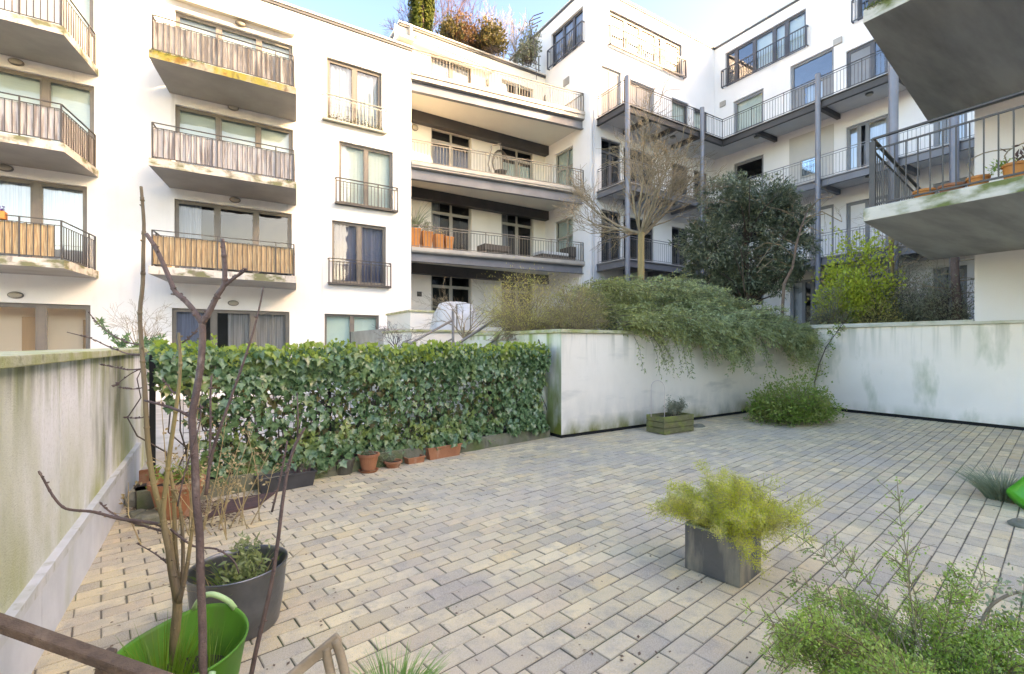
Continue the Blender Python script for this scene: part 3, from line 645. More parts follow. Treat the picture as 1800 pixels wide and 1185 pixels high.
for (h, k, u) in sA:
    u0, u1, z0, z1 = h; W = u1-u0; A = dict(O=(XD, YA), U=(1, 0), N=(0, -1), h=h)
    if k == 3 and u < 1150: window(bg_, mull=[(u0+u1)/2], frm=FRG, fw=.08, mw=.08, opaque=[(u0+.08, u1-.08, z0+.08, z1-.1, FRG)], **A)
    elif k == 3: window(bg_, mull=[], frm=FRD, fw=.08, opaque=[(u0+.1, u1-.1, z0+.08, z0+1.3, FRG)], room=ROOM, curt=[(u0, u1, z0+1.3, z1, CURG, 0)], **A)
    else: window(bg_, mull=[u0+W*.5] if W > 1 else [], frm=FRD, fw=.07, pane=GLD, room=ROOM, trans=z1-.55, **A)
h = hW[0]; u0, u1, z0, z1 = h; W = u1-u0; O = (XW, YA)
window(bg_, O, (0, -1), (-1, 0), h, [yw(1292), yw(1324), yw(1359), yw(1381)], FRD, fw=.07, mw=.12, room=ROOM, pane=GLB, curt=[(yw(1324), u1, z0, z1, CURG, 0)])
h = hW[1]; window(bg_, O, (0, -1), (-1, 0), h, [h[0]+1.2, h[0]+2.4], FRD, fw=.07, mw=.12, room=ROOM, pane=GLB)
for (h, k, u) in sW:
    u0, u1, z0, z1 = h; W = u1-u0; A = dict(O=O, U=(0, -1), N=(-1, 0), h=h)
    if u == 1389 and k == 3:
        window(bg_, mull=[], frm=FRG, fw=.10, room=ROOM, pane=GLB, trans=z0+1.75, opaque=[(u0+.1, u1-.1, z0+.1, z0+.9, FRG), (u0+.1, u0+.55, z0+.9, z0+1.7, FRG), (u1-.5, u1-.1, z0+.9, z0+1.7, FRG)], curt=[(u0+.6, u1-.55, z0+.9, z0+1.7, CURT, 0)], **A)
    elif u == 1289: window(bg_, mull=[], frm=FRG, fw=.10, room=ROOM, pane=GL if k == 3 else GLD, opaque=[(u0+.1, u1-.1, z0+.1, z0+(.95 if k == 3 else 1.5), FRG if k > 2 else PLG)], curt=[(u0, u1, z0, z1, CURG, 0)] if k == 3 else [], **A)
    elif k == 3: window(bg_, mull=[u0+W*.62], frm=FRD, fw=.09, room=ROOM, pane=GLB, opaque=[(u0+.09, u0+W*.6, z0+.09, z1-.1, FRG)], **A)
    elif k == 1: window(bg_, mull=[u0+W*.5], frm=FRG, fw=.09, room=ROOM, opaque=[(u0+.09, u1-.09, z0+.09, z1-.1, PLG)], **A)
    else: window(bg_, mull=[u0+W*.3, u0+W*.5], frm=FRG, fw=.07, room=ROOM, pane=GLB, curt=[(u0, u0+W*.3, z0, z1, CURT, 0), (u0+W*.5, u1, z0, z1, CURT, 0)], **A)
# window-band railings on the top floor
r = MB(); 
p0, p1 = XD+hA[0][0]-.05, XD+hA[0][1]+.1
for z in (15.72, 14.86): r.bar((p0, YA-.14, z), (p1, YA-.14, z), .06, .075)
n = int((p1-p0)/.14)
for i in range(n+1): x = p0+(p1-p0)*i/n; b = .03 if 0 < i < n else .07; r.bar((x, YA-.14, 14.86), (x, YA-.14, 15.72), b)
for x in (p0, p1): r.bar((x, YA, 15.72), (x, YA-.14, 15.72), .04); r.bar((x, YA, 14.86), (x, YA-.14, 14.86), .04)
r.build('window_railing', FRD, bg_)
for (hh, XX, YY) in ((hW[0], XW, YA), (hW[1], XW, YA), (hD, XD, 22.3)):
    r = MB(); p0, p1 = YY-hh[0]+.12, YY-hh[1]-.1; x = XX-.14
    for z in (15.72, 14.86): r.bar((x, p0, z), (x, p1, z), .045, .04)
    n = int(abs(p1-p0)/.12)
    for i in range(n+1): y = p0+(p1-p0)*i/n; b = .02 if 0 < i < n else .045; r.bar((x, y, 14.86), (x, y, 15.72), b)
    for y in (p0, p1): r.bar((XX, y, 15.72), (x, y, 15.72), .04); r.bar((XX, y, 14.86), (x, y, 14.86), .04)
    r.build('window_railing', FRD, bg_)
# flush grey panel with a small window, second gallery level of the wing
g = MB(); a = YA-yw(1388); b = YA-yw(1466); g.box(XW-.03, XW-.004, a, b, 8.35, 11.0); pn = g.build('cladding_panel', M('pale_grey_panel', (.52, .50, .47), (.48, .47, .45), 2, .7), bg_)
g = MB(); g.box(XW-.075, XW-.035, a-.5, b+.55, 9.05, 9.85, 0); g.build('window', FRL, pn); g = MB(); g.box(XW-.08, XW-.077, a-.58, b+.63, 9.12, 9.78, 0); g.build('pane', M('sky_reflecting_pane', (.3, .4, .45), None, 1, .03, metal=.8), pn)
# galleries
YG = 14.03; XG = 20.7; XL = 14.2; YE = [2.5, 4.0, 4.2, 7.15]
for k in (1, 2, 3):
    z = GF[k]; ye = YE[k]
    L_ = [(XL, YA-.004), (XL, YG), (XG, YG), (XG, ye), (XW-.004, ye), (XW-.004, YA-.004)]
    s = MB(); q = [(XL+.06, YA-.005), (XL+.06, YG+.06), (XG+.06, YG+.06), (XG+.06, ye+.06), (XW-.005, ye+.06), (XW-.005, YA-.005)]
    s.prism(q, z-.10, z-.01, 0); ga = s.build('gallery', SOFG, bg_)
    g = MB(); h = .30
    for (a, b) in (((XL, YA-.01), (XL, YG)), ((XL, YG), (XG-.0, YG)), ((XG, YG), (XG, ye)), ((XG, ye), (XW-.01, ye))):
        A = Vector((*a, 0)); B = Vector((*b, 0))
        for (zz, ww, hh) in ((z-h/2-.02, .02, h), (z-h-.02+.012, .13, .022), (z-.03, .13, .022)): g.bar(A+Vector((0, 0, zz)), B+Vector((0, 0, zz)), ww, hh)
    for x in (15.8, 17.4, 19.0): g.bar((x, YG+.02, z-.22), (x, YA-.02, z-.22), .14, .2)
    y = 12.4
    while y > ye+.5: g.bar((XG+.02, y, z-.22), (XW-.02, y, z-.22), .14, .2); y -= 2.65
    g.build('steel_beam', IBEAM if k < 3 else IBEAMD, ga)
    g = MB(); g.prism([(XL-.02, YA-.02), (XL-.02, YG-.02), (XG-.02, YG-.02), (XG-.02, ye), (XG+.02, ye), (XG+.02, YG+.02), (XL+.02, YG+.02), (XL+.02, YA-.02)], z-.008, z+.03); g.build('deck_edge', FASC, ga)
    g = MB(); bars_rail(g, [(XL, YA-.05), (XL, YG), (XG, YG), (XG, ye)] if ye > 6 else [(XL, YA-.05), (XL, YG), (XG, YG), (XG, ye)], z+.95, z+.08, .12, .0055, .018, second=.09, m=0); g.build('railing', RAIL if k == 3 else STEEL, ga)
    for (x, y) in ((18.2, 14.9), (21.5, 12.8), (21.5, 8.3)):
        oval_lamp(ga, (x, y, z-.102), (0, 0, -1), .26, .26, 'ceiling_lamp')
for (x, y, r_, zt) in ((XL+.07, YG-.10, .105, 12.5), (19.0, YG-.12, .10, 12.45), (XG-.12, 9.72, .10, 12.45), (XG-.15, 7.2, .145, 15.5), (XG-.15, 5.55, .125, 11)):
    g = MB(); g.tube([(x, y, 0), (x, y, zt)], r_, 16); g.build('gallery_post', M('blue_grey_post', (.21, .22, .25), (.18, .19, .215), 2, .45, metal=.2), bg_, smooth=False)
g = MB(); g.tube([(XD+.12, YA-.1, 0), (XD+.12, YA-.1, 11.7)], .045, 10); g.build('downpipe', M('zinc_pipe', (.45, .45, .46), None, 3, .5, metal=.3), bg_)
for (x, y, z) in ((XW, onX(1271, 183, XW).y, onX(1271, 183, XW).z), (XW, onX(1473, 73, XW).y, onX(1473, 73, XW).z)):
    g = MB(); g.box(x-.06, x-.003, y-.16, y+.16, z-.13, z+.13); g.build('vent_grille', FASC, bg_)
p = onX(996, 144, XD); g = MB(); g.box(XD-.05, XD-.003, p.y-.2, p.y+.2, p.z-.16, p.z+.16); g.build('vent_grille', FASC, bg_)

# ================================================================ UNSEEN BLOCKS BEHIND THE CAMERA, added to darken window reflections and block the sun
bs = empty('apartment_building', (0, -28, 0), 'long low grey block out of view, added to darken the ground-floor window reflections', 'building')  # added out of view for its effect on the reflections
hs = [(2+i*3.2, 3.6+i*3.2, z, z+1.8) for i in range(20) for z in (1.2, 4.2, 7.2)]
w_ = MB(); wall(w_, (-48, -28), (1, 0), (0, 1), 68, 0, 10, hs); w_.box(-48, 20, -36, -28.3, 0, 10); w_.build('wall', M('grey_brick', (.30, .24, .20), (.25, .20, .17), 3, .9), bs)
bt = empty('apartment_building', (38, -22, 0), 'tall unseen block added to the south-east as a sun blocker, shadowing the white facades', 'building')  # unseen blocker, sized to cast the shadow line on the facades
hs = [(2+i*4, 4.4+i*4, 1.5+k*3, 3.2+k*3) for i in range(12) for k in range(10)]
w_ = MB(); wall(w_, (16, -20), (1, 0), (0, 1), 50, 0, 31.8, hs); w_.box(16, 66, -34, -20.3, 0, 31.8); w_.build('wall', CRM, bt)
# ================================================================ NEAR RIGHT BUILDING with two concrete balconies
XN = 12.83; YN = 3.16
bn = empty('apartment_building', (XN, YN, 0), 'white building at right edge with two big cantilevered concrete balconies seen from below', 'building')
w_ = MB(); w_.prism([(XN, YN), (19.5, YN), (19.5, -5), (XN, -5)], 0, 9.3); w_.build('wall', PLG, bn)
t = MB(); t.prism([(XN-.05, YN+.05), (19.5, YN+.05), (19.5, -5), (XN-.05, -5)], 9.3, 9.42); t.build('roof_edge', TRIM, bn)
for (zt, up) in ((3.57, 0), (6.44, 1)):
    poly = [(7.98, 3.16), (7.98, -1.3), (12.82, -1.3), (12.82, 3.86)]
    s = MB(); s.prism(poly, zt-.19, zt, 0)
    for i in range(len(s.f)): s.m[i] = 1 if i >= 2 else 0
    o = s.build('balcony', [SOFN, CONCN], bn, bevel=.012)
    g = MB(); rp = [(12.7, 3.78), (8.06, 3.07), (8.06, -1.22), (12.7, -1.22)]; bars_rail(g, rp, zt+.99, zt+.05, .13, .007, .022, second=.16)
    g.bar((8.06, 3.07, zt-.02), (8.06, 3.07, zt+.95), .05, .07); g.build('railing', RAIL, o)
# ================================================================ GARDEN WALLS
XG0 = -.745
gw = empty('garden_wall', (XG0-.1, 3, 0), 'long stained white garden wall with mossy coping at the left edge', 'wall')
joints = [-1.24, .04, 1.32, 2.60, 3.88, 5.16, 6.44, 7.72, 8.9]
for a, b in zip(joints[:-1], joints[1:]):
    s = MB(); s.box(XG0-.25, XG0-.028, a+.007, b-.007, -.05, 1.50); s.build('wall_panel', GWALL, gw, bevel=.003)
s = MB(); s.box(XG0-.24, XG0-.04, -1.24, 8.9, 0, 1.49); s.build('core', BLACK, gw)
for i, y in enumerate((-1.2, .3, 1.85, 3.38, 4.67, 5.96)):
    y2 = (-1.2, .3, 1.85, 3.38, 4.67, 5.96, 7.3)[i+1]
    s = MB(); s.box(XG0-.026, XG0, y+.003, y2-.003, -.03, .395); s.build('plinth_panel', PLINTH, gw)
    s = MB(); s.prism([(XG0-.035, y+.002), (XG0+.018, y+.002), (XG0+.018, y2-.004), (XG0-.035, y2-.004)], .397, .418); s.box(XG0+.004, XG0+.016, y+.002, y2-.004, .36, .396); s.build('flashing', M('white_flashing', (.62, .63, .64), (.5, .52, .5), 6, .5, stains=[((.3, .3, .2), 9, (1, 1, 1), .55, .7, .7)]) if i == 0 else bpy.data.materials['white_flashing'], gw)
s = MB()
yy = -1.3
while yy < 8.9: s.box(XG0-.43, XG0+.035, yy+.002, min(yy+1.0, 8.9), 1.502, 1.555); yy += 1.0
cp = s.build('coping', COPE, gw, bevel=.006)
# low box edge at the wall foot behind the plants, hedge kerb
HS = Vector((-.62, 5.82, 0)); HE = Vector((4.97, 6.70, 0)); hd = (HE-HS).normalized(); hn = Vector((hd.y, -hd.x, 0))  # hn points to the courtyard
HL = (HE-HS).length
kb = empty('planter_edging', HS, 'low mossy edging boards along the foot of the ivy hedge', 'edging')
for i in range(4):
    a = HS+hd*(HL*i/4+.004); b = HS+hd*(HL*(i+1)/4-.004); s = MB()
    s.bar(a+Vector((0, 0, .09)), b+Vector((0, 0, .09)), .05, .19); s.build('board', EDGE, kb, bevel=.004)
s = MB(); s.prism([(HS-hn*.03).xy[:], (HE-hn*.03).xy[:], (HE-hn*.45).xy[:], (HS-hn*.45).xy[:]], -.02, .15); tag(s.build('hedge_soil', SOIL), kind='structure')
# planter wall
pw = empty('planter_wall', (9, 6.6, 0), 'cream rendered retaining wall below the grey-green overhanging shrub', 'wall')
Wp = [(5.03, 6.44), (12.82, 6.60), (12.82, 6.82), (5.25, 6.66), (5.25, 10.2), (5.03, 10.2)]
s = MB(); s.prism(Wp, .06, 1.80); 
for i in range(len(s.f)): s.m[i] = 0
s.m[2+5] = 1
for i, f in enumerate(s.f):
    n = (Vector(s.v[f[1]])-Vector(s.v[f[0]])).cross(Vector(s.v[f[2]])-Vector(s.v[f[1]])).normalized()
    s.m[i] = 1 if n.x < -.9 else 0
s.build('wall_face', [PWALL, PWALLG], pw, bevel=.006)
s = MB(); s.prism([(5.06, 6.475), (12.80, 6.63), (12.80, 6.80), (5.24, 6.64), (5.24, 10.1), (5.06, 10.1)], -.05, .062); s.build('shadow_gap', BLACK, pw)  # recessed base coloured black to stand for the recess shadow
s = MB(); s.prism([(4.985, 6.39), (12.79, 6.55), (12.79, 6.87), (5.30, 6.71), (5.30, 10.2), (4.985, 10.2)], 1.803, 1.865); s.build('coping', COPE, pw, bevel=.008)
s = MB(); s.tube([onX(958, 607, 5.02)+Vector((-.01, 0, 0)), onX(958, 607, 5.02)+Vector((-.12, -.03, .0)), onX(958, 607, 5.02)+Vector((-.17, -.04, .1))], .012, 6); s.build('wall_hook', RAIL, pw)
# right boundary wall
bw = empty('boundary_wall', (12.76, 3, 0), 'bluish white boundary wall with pale coping closing the courtyard at right', 'wall')
s = MB(); s.box(12.76, 12.825, -2, 6.59, .07, 2.0); s.box(12.826, 13.0, 3.165, 6.8, .07, 2.0); s.build('wall_face', BWALL, bw)
s = MB(); s.box(12.80, 12.99, -2, 6.59, -.05, .07); s.build('shadow_gap', BLACK, bw)  # black strip at the foot: shade of the base recess put into colour
s = MB(); s.box(12.69, 12.828, -2, 6.85, 2.003, 2.06); s.box(12.829, 13.1, 3.17, 6.85, 2.003, 2.10); s.build('coping', COPEW, bw, bevel=.006)
# low terrace walls behind the hedge
for (x0, x1, y, zt, lab) in ((4.05, 7.8, 11.0, 1.97, 'nearer low white terrace wall with mossy coping beside the stair'), (4.9, 6.6, 13.4, 2.62, 'farther low white terrace wall with mossy coping by the grey tarpaulin')):
    t = empty('terrace_wall', (x0, y, 0), lab, 'wall')
    s = MB(); s.prism([(x0, y), (x1, y), (x1, y+.2), (x0+.2, y+.2), (x0+.2, y+2.2), (x0, y+2.2)], -.05, zt-.06); s.build('wall_face', CRM, t)
    s = MB(); s.prism([(x0-.05, y-.05), (x1, y-.05), (x1, y+.25), (x0+.25, y+.25), (x0+.25, y+2.2), (x0-.05, y+2.2)], zt-.058, zt); s.build('coping', COPE, t, bevel=.006)
s = MB(); s.box(5.0, 5.28, 10.22, 13.3, -.05, 1.66); s.box(4.1, 13.7, 13.2, 18.9, -.04, 2.05)
tag(s.build('terrace_ground', M('terrace_slabs', (.40, .38, .33), (.3, .29, .26), 2, .9)), kind='structure')
# stair with tubular handrails
stt = empty('garden_stair', (4, 8.5, 0), 'pale concrete garden stair rising behind the hedge', 'stairs')
for i in range(10):
    s = MB(); x = 2.3+i*.29; s.box(x, x+.292, 8.62, 9.78, 0, .17*(i+1)); s.build('step', COPEW, stt)
STP = M('steel_pipe', (.22, .20, .175), (.17, .155, .135), 6, .5)
def handrail(ps, pe, Y, lab):
    t = empty('handrail', (ps.x, Y, 0), lab, 'handrail', 'tubular handrails of the garden stair')
    dz = Vector((0, 0, -.42)); s = MB(); s.tube([ps+(ps-pe)*.6, pe], .027, 8); s.build('rail', STP, t, smooth=True)
    s = MB(); s.tube([ps+(ps-pe)*.6+dz, pe+dz], .02, 8); s.build('rail', STP, t, smooth=True)
    for p, top in ((pe, .25), (ps+(ps-pe)*.5, .0)):
        s = MB(); s.tube([(p.x+.02, Y, 0.2), (p.x+.02, Y, p.z+top)], .034, 8); s.build('post', STP, t, smooth=True)
handrail(onY(789, 614, 8.55), onY(886, 552, 8.55), 8.55, 'nearer handrail of the stair, its post ending above the hedge by the planter wall')
handrail(onY(714, 608, 9.85), onY(795, 563, 9.85), 9.85, 'farther handrail of the stair, with the shorter post left of the other')
# tarpaulin-covered barbecue
c = at(800, 572, 13.2); t = empty('covered_barbecue', (c.x, c.y, 2.0), 'bulky barbecue under a pale grey tarpaulin on the terrace', 'barbecue')
s = MB(); n = 28; prof = [(0, 1.02), (.25, 1.0), (.42, .93), (.50, .75), (.53, .45), (.56, .2), (.60, .05)]
vs = []
for (r, z) in prof:
    for j in range(n):
        a = 6.2832*j/n; k = 1+.05*math.sin(a*7+z*5)*(1.1-z); q = .55*(abs(math.cos(a))**4+abs(math.sin(a))**4)**-.25
        hump = .12*math.cos(a*2) if z > .9 else 0
        vs.append((c.x+r*1.3*k*q*1.6*math.cos(a), c.y+r*k*q*1.2*math.sin(a), 1.95+z*(.70)+hump*.9+.05*math.sin(a*3+z*3)*z))
s.add(vs, [(i*n+j, i*n+(j+1) % n, (i+1)*n+(j+1) % n, (i+1)*n+j) for i in range(len(prof)-1) for j in range(n)])
s.build('tarpaulin', M('grey_tarpaulin', (.55, .55, .54), (.45, .45, .44), 3, .6, .9, 5), t, smooth=True)
p0 = at(803, 535, 12.2); s = MB(); q = [at(803, 535, 12.2), at(827, 533, 12.2)]; s.tube([(q[0].x, q[0].y, 1.95), q[0], q[1], (q[1].x, q[1].y, 1.95)], .018, 6); s.build('trolley_handle', RAILC, t)

# ================================================================ HEDGE: mesh fence and ivy
fe = empty('mesh_fence', HS, 'black steel mesh fence inside the ivy hedge', 'fence')
fo_ = -hn*.22
for f_ in (.025, .34, .58, .80, .995):
    p = HS+hd*HL*f_+fo_; s = MB(); s.bar(p+Vector((0, 0, .0)), p+Vector((0, 0, 1.5)), .05, .05); s.build('post', BLACK, fe)
s = MB()
for i in range(int(HL/.1)):
    a = HS+hd*(.4+i*.1)+fo_
    if (a-HS).dot(hd) > HL-.02: break
    s.bar(a+Vector((0, 0, .15)), a+Vector((0, 0, 1.5)), .005)
for j in range(14): s.bar(HS+hd*.4+fo_+Vector((0, 0, .17+j*.1)), HE+fo_+Vector((0, 0, .17+j*.1)), .005)
s.build('wire_mesh', RAIL, fe)
iv = empty('ivy_hedge', HS+Vector((0, 0, .1)), 'long dark green ivy hedge covering the mesh fence across the courtyard', 'hedge')
def ivy(n, zlo, zhi, dens, seed, mat, size, name):
    g = np.random.default_rng(seed); u = g.uniform(0.0, 1.0, n)*(HL-.24)+.14; z = g.uniform(zlo, zhi, n); far = (u > .42+.25*g.uniform(0, 1, n))|(z > 1.1+.15*np.sin(u*40)); u = u[far]; z = z[far]; n = len(u)
    k = .5+.5*np.sin(u*2.1+z*3.3+seed)*np.sin(u*5.3-z*4.1)+.25*np.sin(u*11+z*9)
    band = np.where(z > 1.12, 1.0, np.where(z < .52, .85, dens))+(u > HL*.82)*.5
    keep = g.uniform(0, 1, n) < np.clip(band*(.55+.7*k), .03, 1)
    u = u[keep]; z = z[keep]; m = len(u)
    thick = .16+.12*np.clip((z-.9)/.6, 0, 1)+.08*np.clip((.5-z)/.3, 0, 1)
    d = g.uniform(-1, 1, m); side = np.sign(d); d = side*(1-np.abs(d)**2*.35)*thick*(1+.3*np.sin(u*3.7+z*5))
    top_ = z > 1.5; d = np.where(top_, g.uniform(-1, 1, m)*thick, d)
    sag = 1+.0*u
    P = np.array(HS)[None, :]+np.array(hd)[None, :]*u[:, None]+np.array(fo_+hn*.05)[None, :]+np.array(hn)[None, :]*d[:, None]; P[:, 2] = z*sag+.03*np.sin(u*4)+.025*np.sin(u*13)+.02*np.sin(u*31+1)+np.where(g.uniform(0, 1, m) > .985, .06, 0)
    N = np.array(hn)[None, :]*np.where(side > 0, 1., -1.)[:, None]+unit(m)*.55; N[:, 2] += .45+np.where(top_, 1.2, 0)
    A = unit(m)*.7+np.array([0, 0, -1.0]); return leaves(name, P, A, N, g.uniform(.55, 1.45, m)*size, mat, iv, IVYT, .12, .15)
ivy(19500, .16, 1.56, .29, 3, IVY, .078, 'leaves')
ivy(2600, 1.42, 1.62, 1, 5, IVYL, .055, 'young_top_leaves')
ivy(1600, .3, 1.2, .6, 8, GOLD, .06, 'yellowing_leaves')
s = MB()
for i in range(60):
    u = rnd.uniform(.2, HL+.1); p = HS+hd*u+fo_+hn*rnd.uniform(-.08, .08); p.z = .12; pts = [p.copy()]
    for j in range(7): p = p+hd*rnd.gauss(0, .09)+hn*rnd.gauss(0, .02)+Vector((0, 0, .19)); pts.append(p.copy())
    s.tube(pts, [.010-.0009*k for k in range(8)], 4, cap=False)
s.build('stems', TWIGD, iv)

# ================================================================ TREES AND SHRUBS OF THE RAISED GARDEN
base = at(1131, 488, 12.8); base.z = 1.6; tr = empty('bare_tree', base, 'leafless umbrella-shaped tree with golden trunk rising behind the grey-green shrub', 'tree')
fork = at(1127, 412, 12.8); s = MB(); s.tube([base, base.lerp(fork, .5)+Vector((-.05, 0, 0)), fork+Vector((0, 0, .05))], [.12, .095, .085], 12); s.build('trunk', BARKG, tr, smooth=True)
s = MB(); tips = []
PT = dict(seg=5, wob=.09, grav=[.07, .05, .03, .01, -.01], depth=4, kids=[4, 4, 4, 3], spread=[.5, .55, .6, .6], ratio=.68, rr=.62, taper=.55, rmin=.0062, **{'from': .3})
for i in range(11):
    a = i*2.4+.3; el_ = rnd.uniform(.18, 1.2)
    grow(s, fork+Vector((0, 0, rnd.uniform(-.1, .1))), Vector((math.cos(a)*math.cos(el_), math.sin(a)*math.cos(el_), math.sin(el_))), rnd.uniform(1.05, 1.45), .042, 0, PT, tips)
s.build('crown', TWIG, tr)
# dark evergreen
c = Vector(at(1312, 412, 14.6)); t = empty('evergreen_tree', (c.x, c.y, 1.6), 'dense dark evergreen tree in front of the gallery building', 'tree')
s = MB(); s.tube([(c.x, c.y, 1.6), (c.x+.1, c.y, 3.2), (c.x, c.y+.1, 5.2)], [.13, .11, .05], 8)
for i in range(26):
    a = rnd.uniform(0, 6.28); b = Vector((c.x, c.y, rnd.uniform(2.6, 5))); s.tube([b, b+Vector((math.cos(a)*.8, math.sin(a)*.8, rnd.uniform(.2, .8))), b+Vector((math.cos(a)*1.5, math.sin(a)*1.4, rnd.uniform(.2, 1.5)))], [.03, .02, .008], 5)
s.build('trunk', TWIGD, t)
Ps = []; Ds = []
for i, (du, dv, r_) in enumerate(((0, 0, 1.35), (-72, 10, .85), (70, 22, .85), (-40, -55, .8), (35, -50, .85), (-75, 55, .75), (75, -25, .65), (0, 65, .9), (-35, 82, .55), (50, 70, .6), (85, 60, .4), (-15, -75, .5), (60, -62, .45))):
    cc = at(1312+du, 412+dv, 14.6+rnd.uniform(-.5, .5)); P, D = blob_points(int(4300*r_**1.7), cc, (r_*1.02, r_*.95, r_*.88), .4, .5, 20+i); Ps.append(P); Ds.append(D)
P = np.concatenate(Ps); D = np.concatenate(Ds); n = len(P)
leaves('foliage', P, D+unit(n)*.9+[0, 0, .1], unit(n)*.8+[0, 0, .9], rng.uniform(.08, .16, n), EVER, t, LANC, .1, .2)
# leaning bare tree with drooping arcs
b0 = at(1372, 512, 13.6); b0.z = 1.6; t = empty('leaning_tree', b0, 'thin leaning bare tree with arching twigs right of the dark evergreen', 'tree')
s = MB(); tk = [b0, at(1378, 500, 13.6), at(1393, 470, 13.6), at(1400, 430, 13.6), at(1408, 400, 13.6), at(1420, 370, 13.6)]; s.tube(tk, [.05, .045, .04, .035, .028, .015], 6)
s.build('trunk', M('pinkish_bark', (.24, .16, .12), (.18, .12, .09), 8, .9), t); s = MB(); tips = []
for (pts) in ([(1395, 450), (1370, 430), (1345, 427), (1315, 445)], [(1400, 430), (1375, 418), (1350, 440), (1330, 470)], [(1410, 398), (1430, 380), (1450, 376)], [(1408, 400), (1395, 380), (1370, 368), (1350, 364)], [(1404, 415), (1425, 400), (1448, 410)], [(1393, 470), (1360, 455), (1330, 480)], [(1420, 370), (1440, 350), (1465, 345)], [(1412, 385), (1445, 372), (1480, 390)]):
    q = [at(u, v, 13.6+rnd.uniform(-.3, .3)) for u, v in pts]; s.tube(q, [.02-.004*i for i in range(len(q))], 4, cap=False)
    for x in q[1:]: grow(s, x, Vector((rnd.gauss(0, 1), rnd.gauss(0, 1), rnd.gauss(.2, .6))), .4, .007, 0, dict(seg=3, wob=.15, grav=[0], depth=2, kids=[3, 2], spread=[.7, .7], ratio=.7, rmin=.003), tips)
s.build('crown', TWIG, t)

# overhanging grey-green shrub: sprays flowing to the right and down over the wall
t = empty('overhanging_shrub', (9.2, 7.4, 1.65), 'wide grey-green needle-leaved shrub flowing over the cream wall', 'shrub')
s = MB(); P = []; A = []; N = []
def spray(p, d, L, droop, tw=True, dens=1.0, sub=True):
    q = p.copy(); d = d.normalized(); k = max(3, int(L/.07)); pts = [q.copy()]
    for i in range(k):
        d = (d+Vector((rnd.gauss(0, .05), rnd.gauss(0, .05), rnd.gauss(0, .05)-droop))).normalized(); q = q+d*(L/k); pts.append(q.copy())
        for j in range(int(6.5*dens)):
            v = Vector([rnd.gauss(0, 1) for _ in range(3)]).normalized(); P.append(q-d*rnd.uniform(0, .07)+v*.012); A.append(d*.8+v*.75); N.append(v.cross(d)+Vector((0, 0, .6)))
        if sub and i % 2 == 0 and i < k-1:
            v = Vector([rnd.gauss(0, 1) for _ in range(3)]); v = (v-d*v.dot(d)).normalized()
            spray(q, d*.85+v*.5, L*.32, droop*.8, False, dens, False)
    if tw: s.tube(pts, [.006*(1-i/len(pts)*.7) for i in range(len(pts))], 3, cap=False)
TP = [(1000, 560, 505), (1050, 555, 498), (1100, 545, 492), (1150, 545, 492), (1200, 550, 495), (1250, 560, 500), (1300, 565, 507), (1350, 575, 512), (1400, 582, 520), (1440, 590, 535)]
for i in range(640):
    x = rnd.uniform(6.2, 12.75); w_x = (x-6.2)/6.55; y = rnd.uniform(6.35, 8.7); 
    h = (.95+.38*math.sin(math.pi*min(1, w_x*1.05+.1))**.7)*(1-.22*max(0, w_x-.6)*2.2)
    front = y < 7.1
    z = 1.75+rnd.uniform(.15, 1)**.8*h*(.62 if front else 1)*min(1, (y-5.6)/1.6)
    spray(Vector((x, y, z)), Vector((.95+rnd.gauss(0, .3), -.62+rnd.gauss(0, .3), .16+rnd.gauss(0, .16))), rnd.uniform(.5, .95), .065)
for i in range(210):   # curtain hanging over the wall face
    x = 7.0+5.75*rnd.random()**.9; long_ = 1 if x < 8.3 else .9+.5*math.sin(x*2.3)
    spray(Vector((x, 6.42+rnd.uniform(-.15, .2), 1.9+rnd.uniform(0, .25))), Vector((.8+rnd.gauss(0, .3), -.62, .05)), rnd.uniform(.4, .85)*long_, .15, dens=.8)
for i in range(26):
    x = rnd.choice((7.0, 7.2, 7.5, 8.6, 9.6, 10.4))+rnd.gauss(0, .2); spray(Vector((x, 6.2, 1.75)), Vector((rnd.gauss(.25, .3), -.3, -.5)), rnd.uniform(.5, .8), .16, dens=.45)
s.build('stems', TWIGD, t); ysh = np.array([p.x for p in P]); idx = ysh > 8.2+np.array([p.z for p in P])*.0+rng.normal(0, .6, len(P))
Pa, Aa, Na = np.array(P), np.array(A), np.array(N)
leaves('foliage', Pa[idx], Aa[idx], Na[idx], rng.uniform(.05, .085, idx.sum()), COTO, t, LANC, .1)
leaves('olive_foliage', Pa[~idx], Aa[~idx], Na[~idx], rng.uniform(.045, .075, (~idx).sum()), leafm('olive_green_needle', (.22, .26, .08), (.36, .38, .14), 8, .5, .28, (.15, .18, .07)), t, LANC, .1)
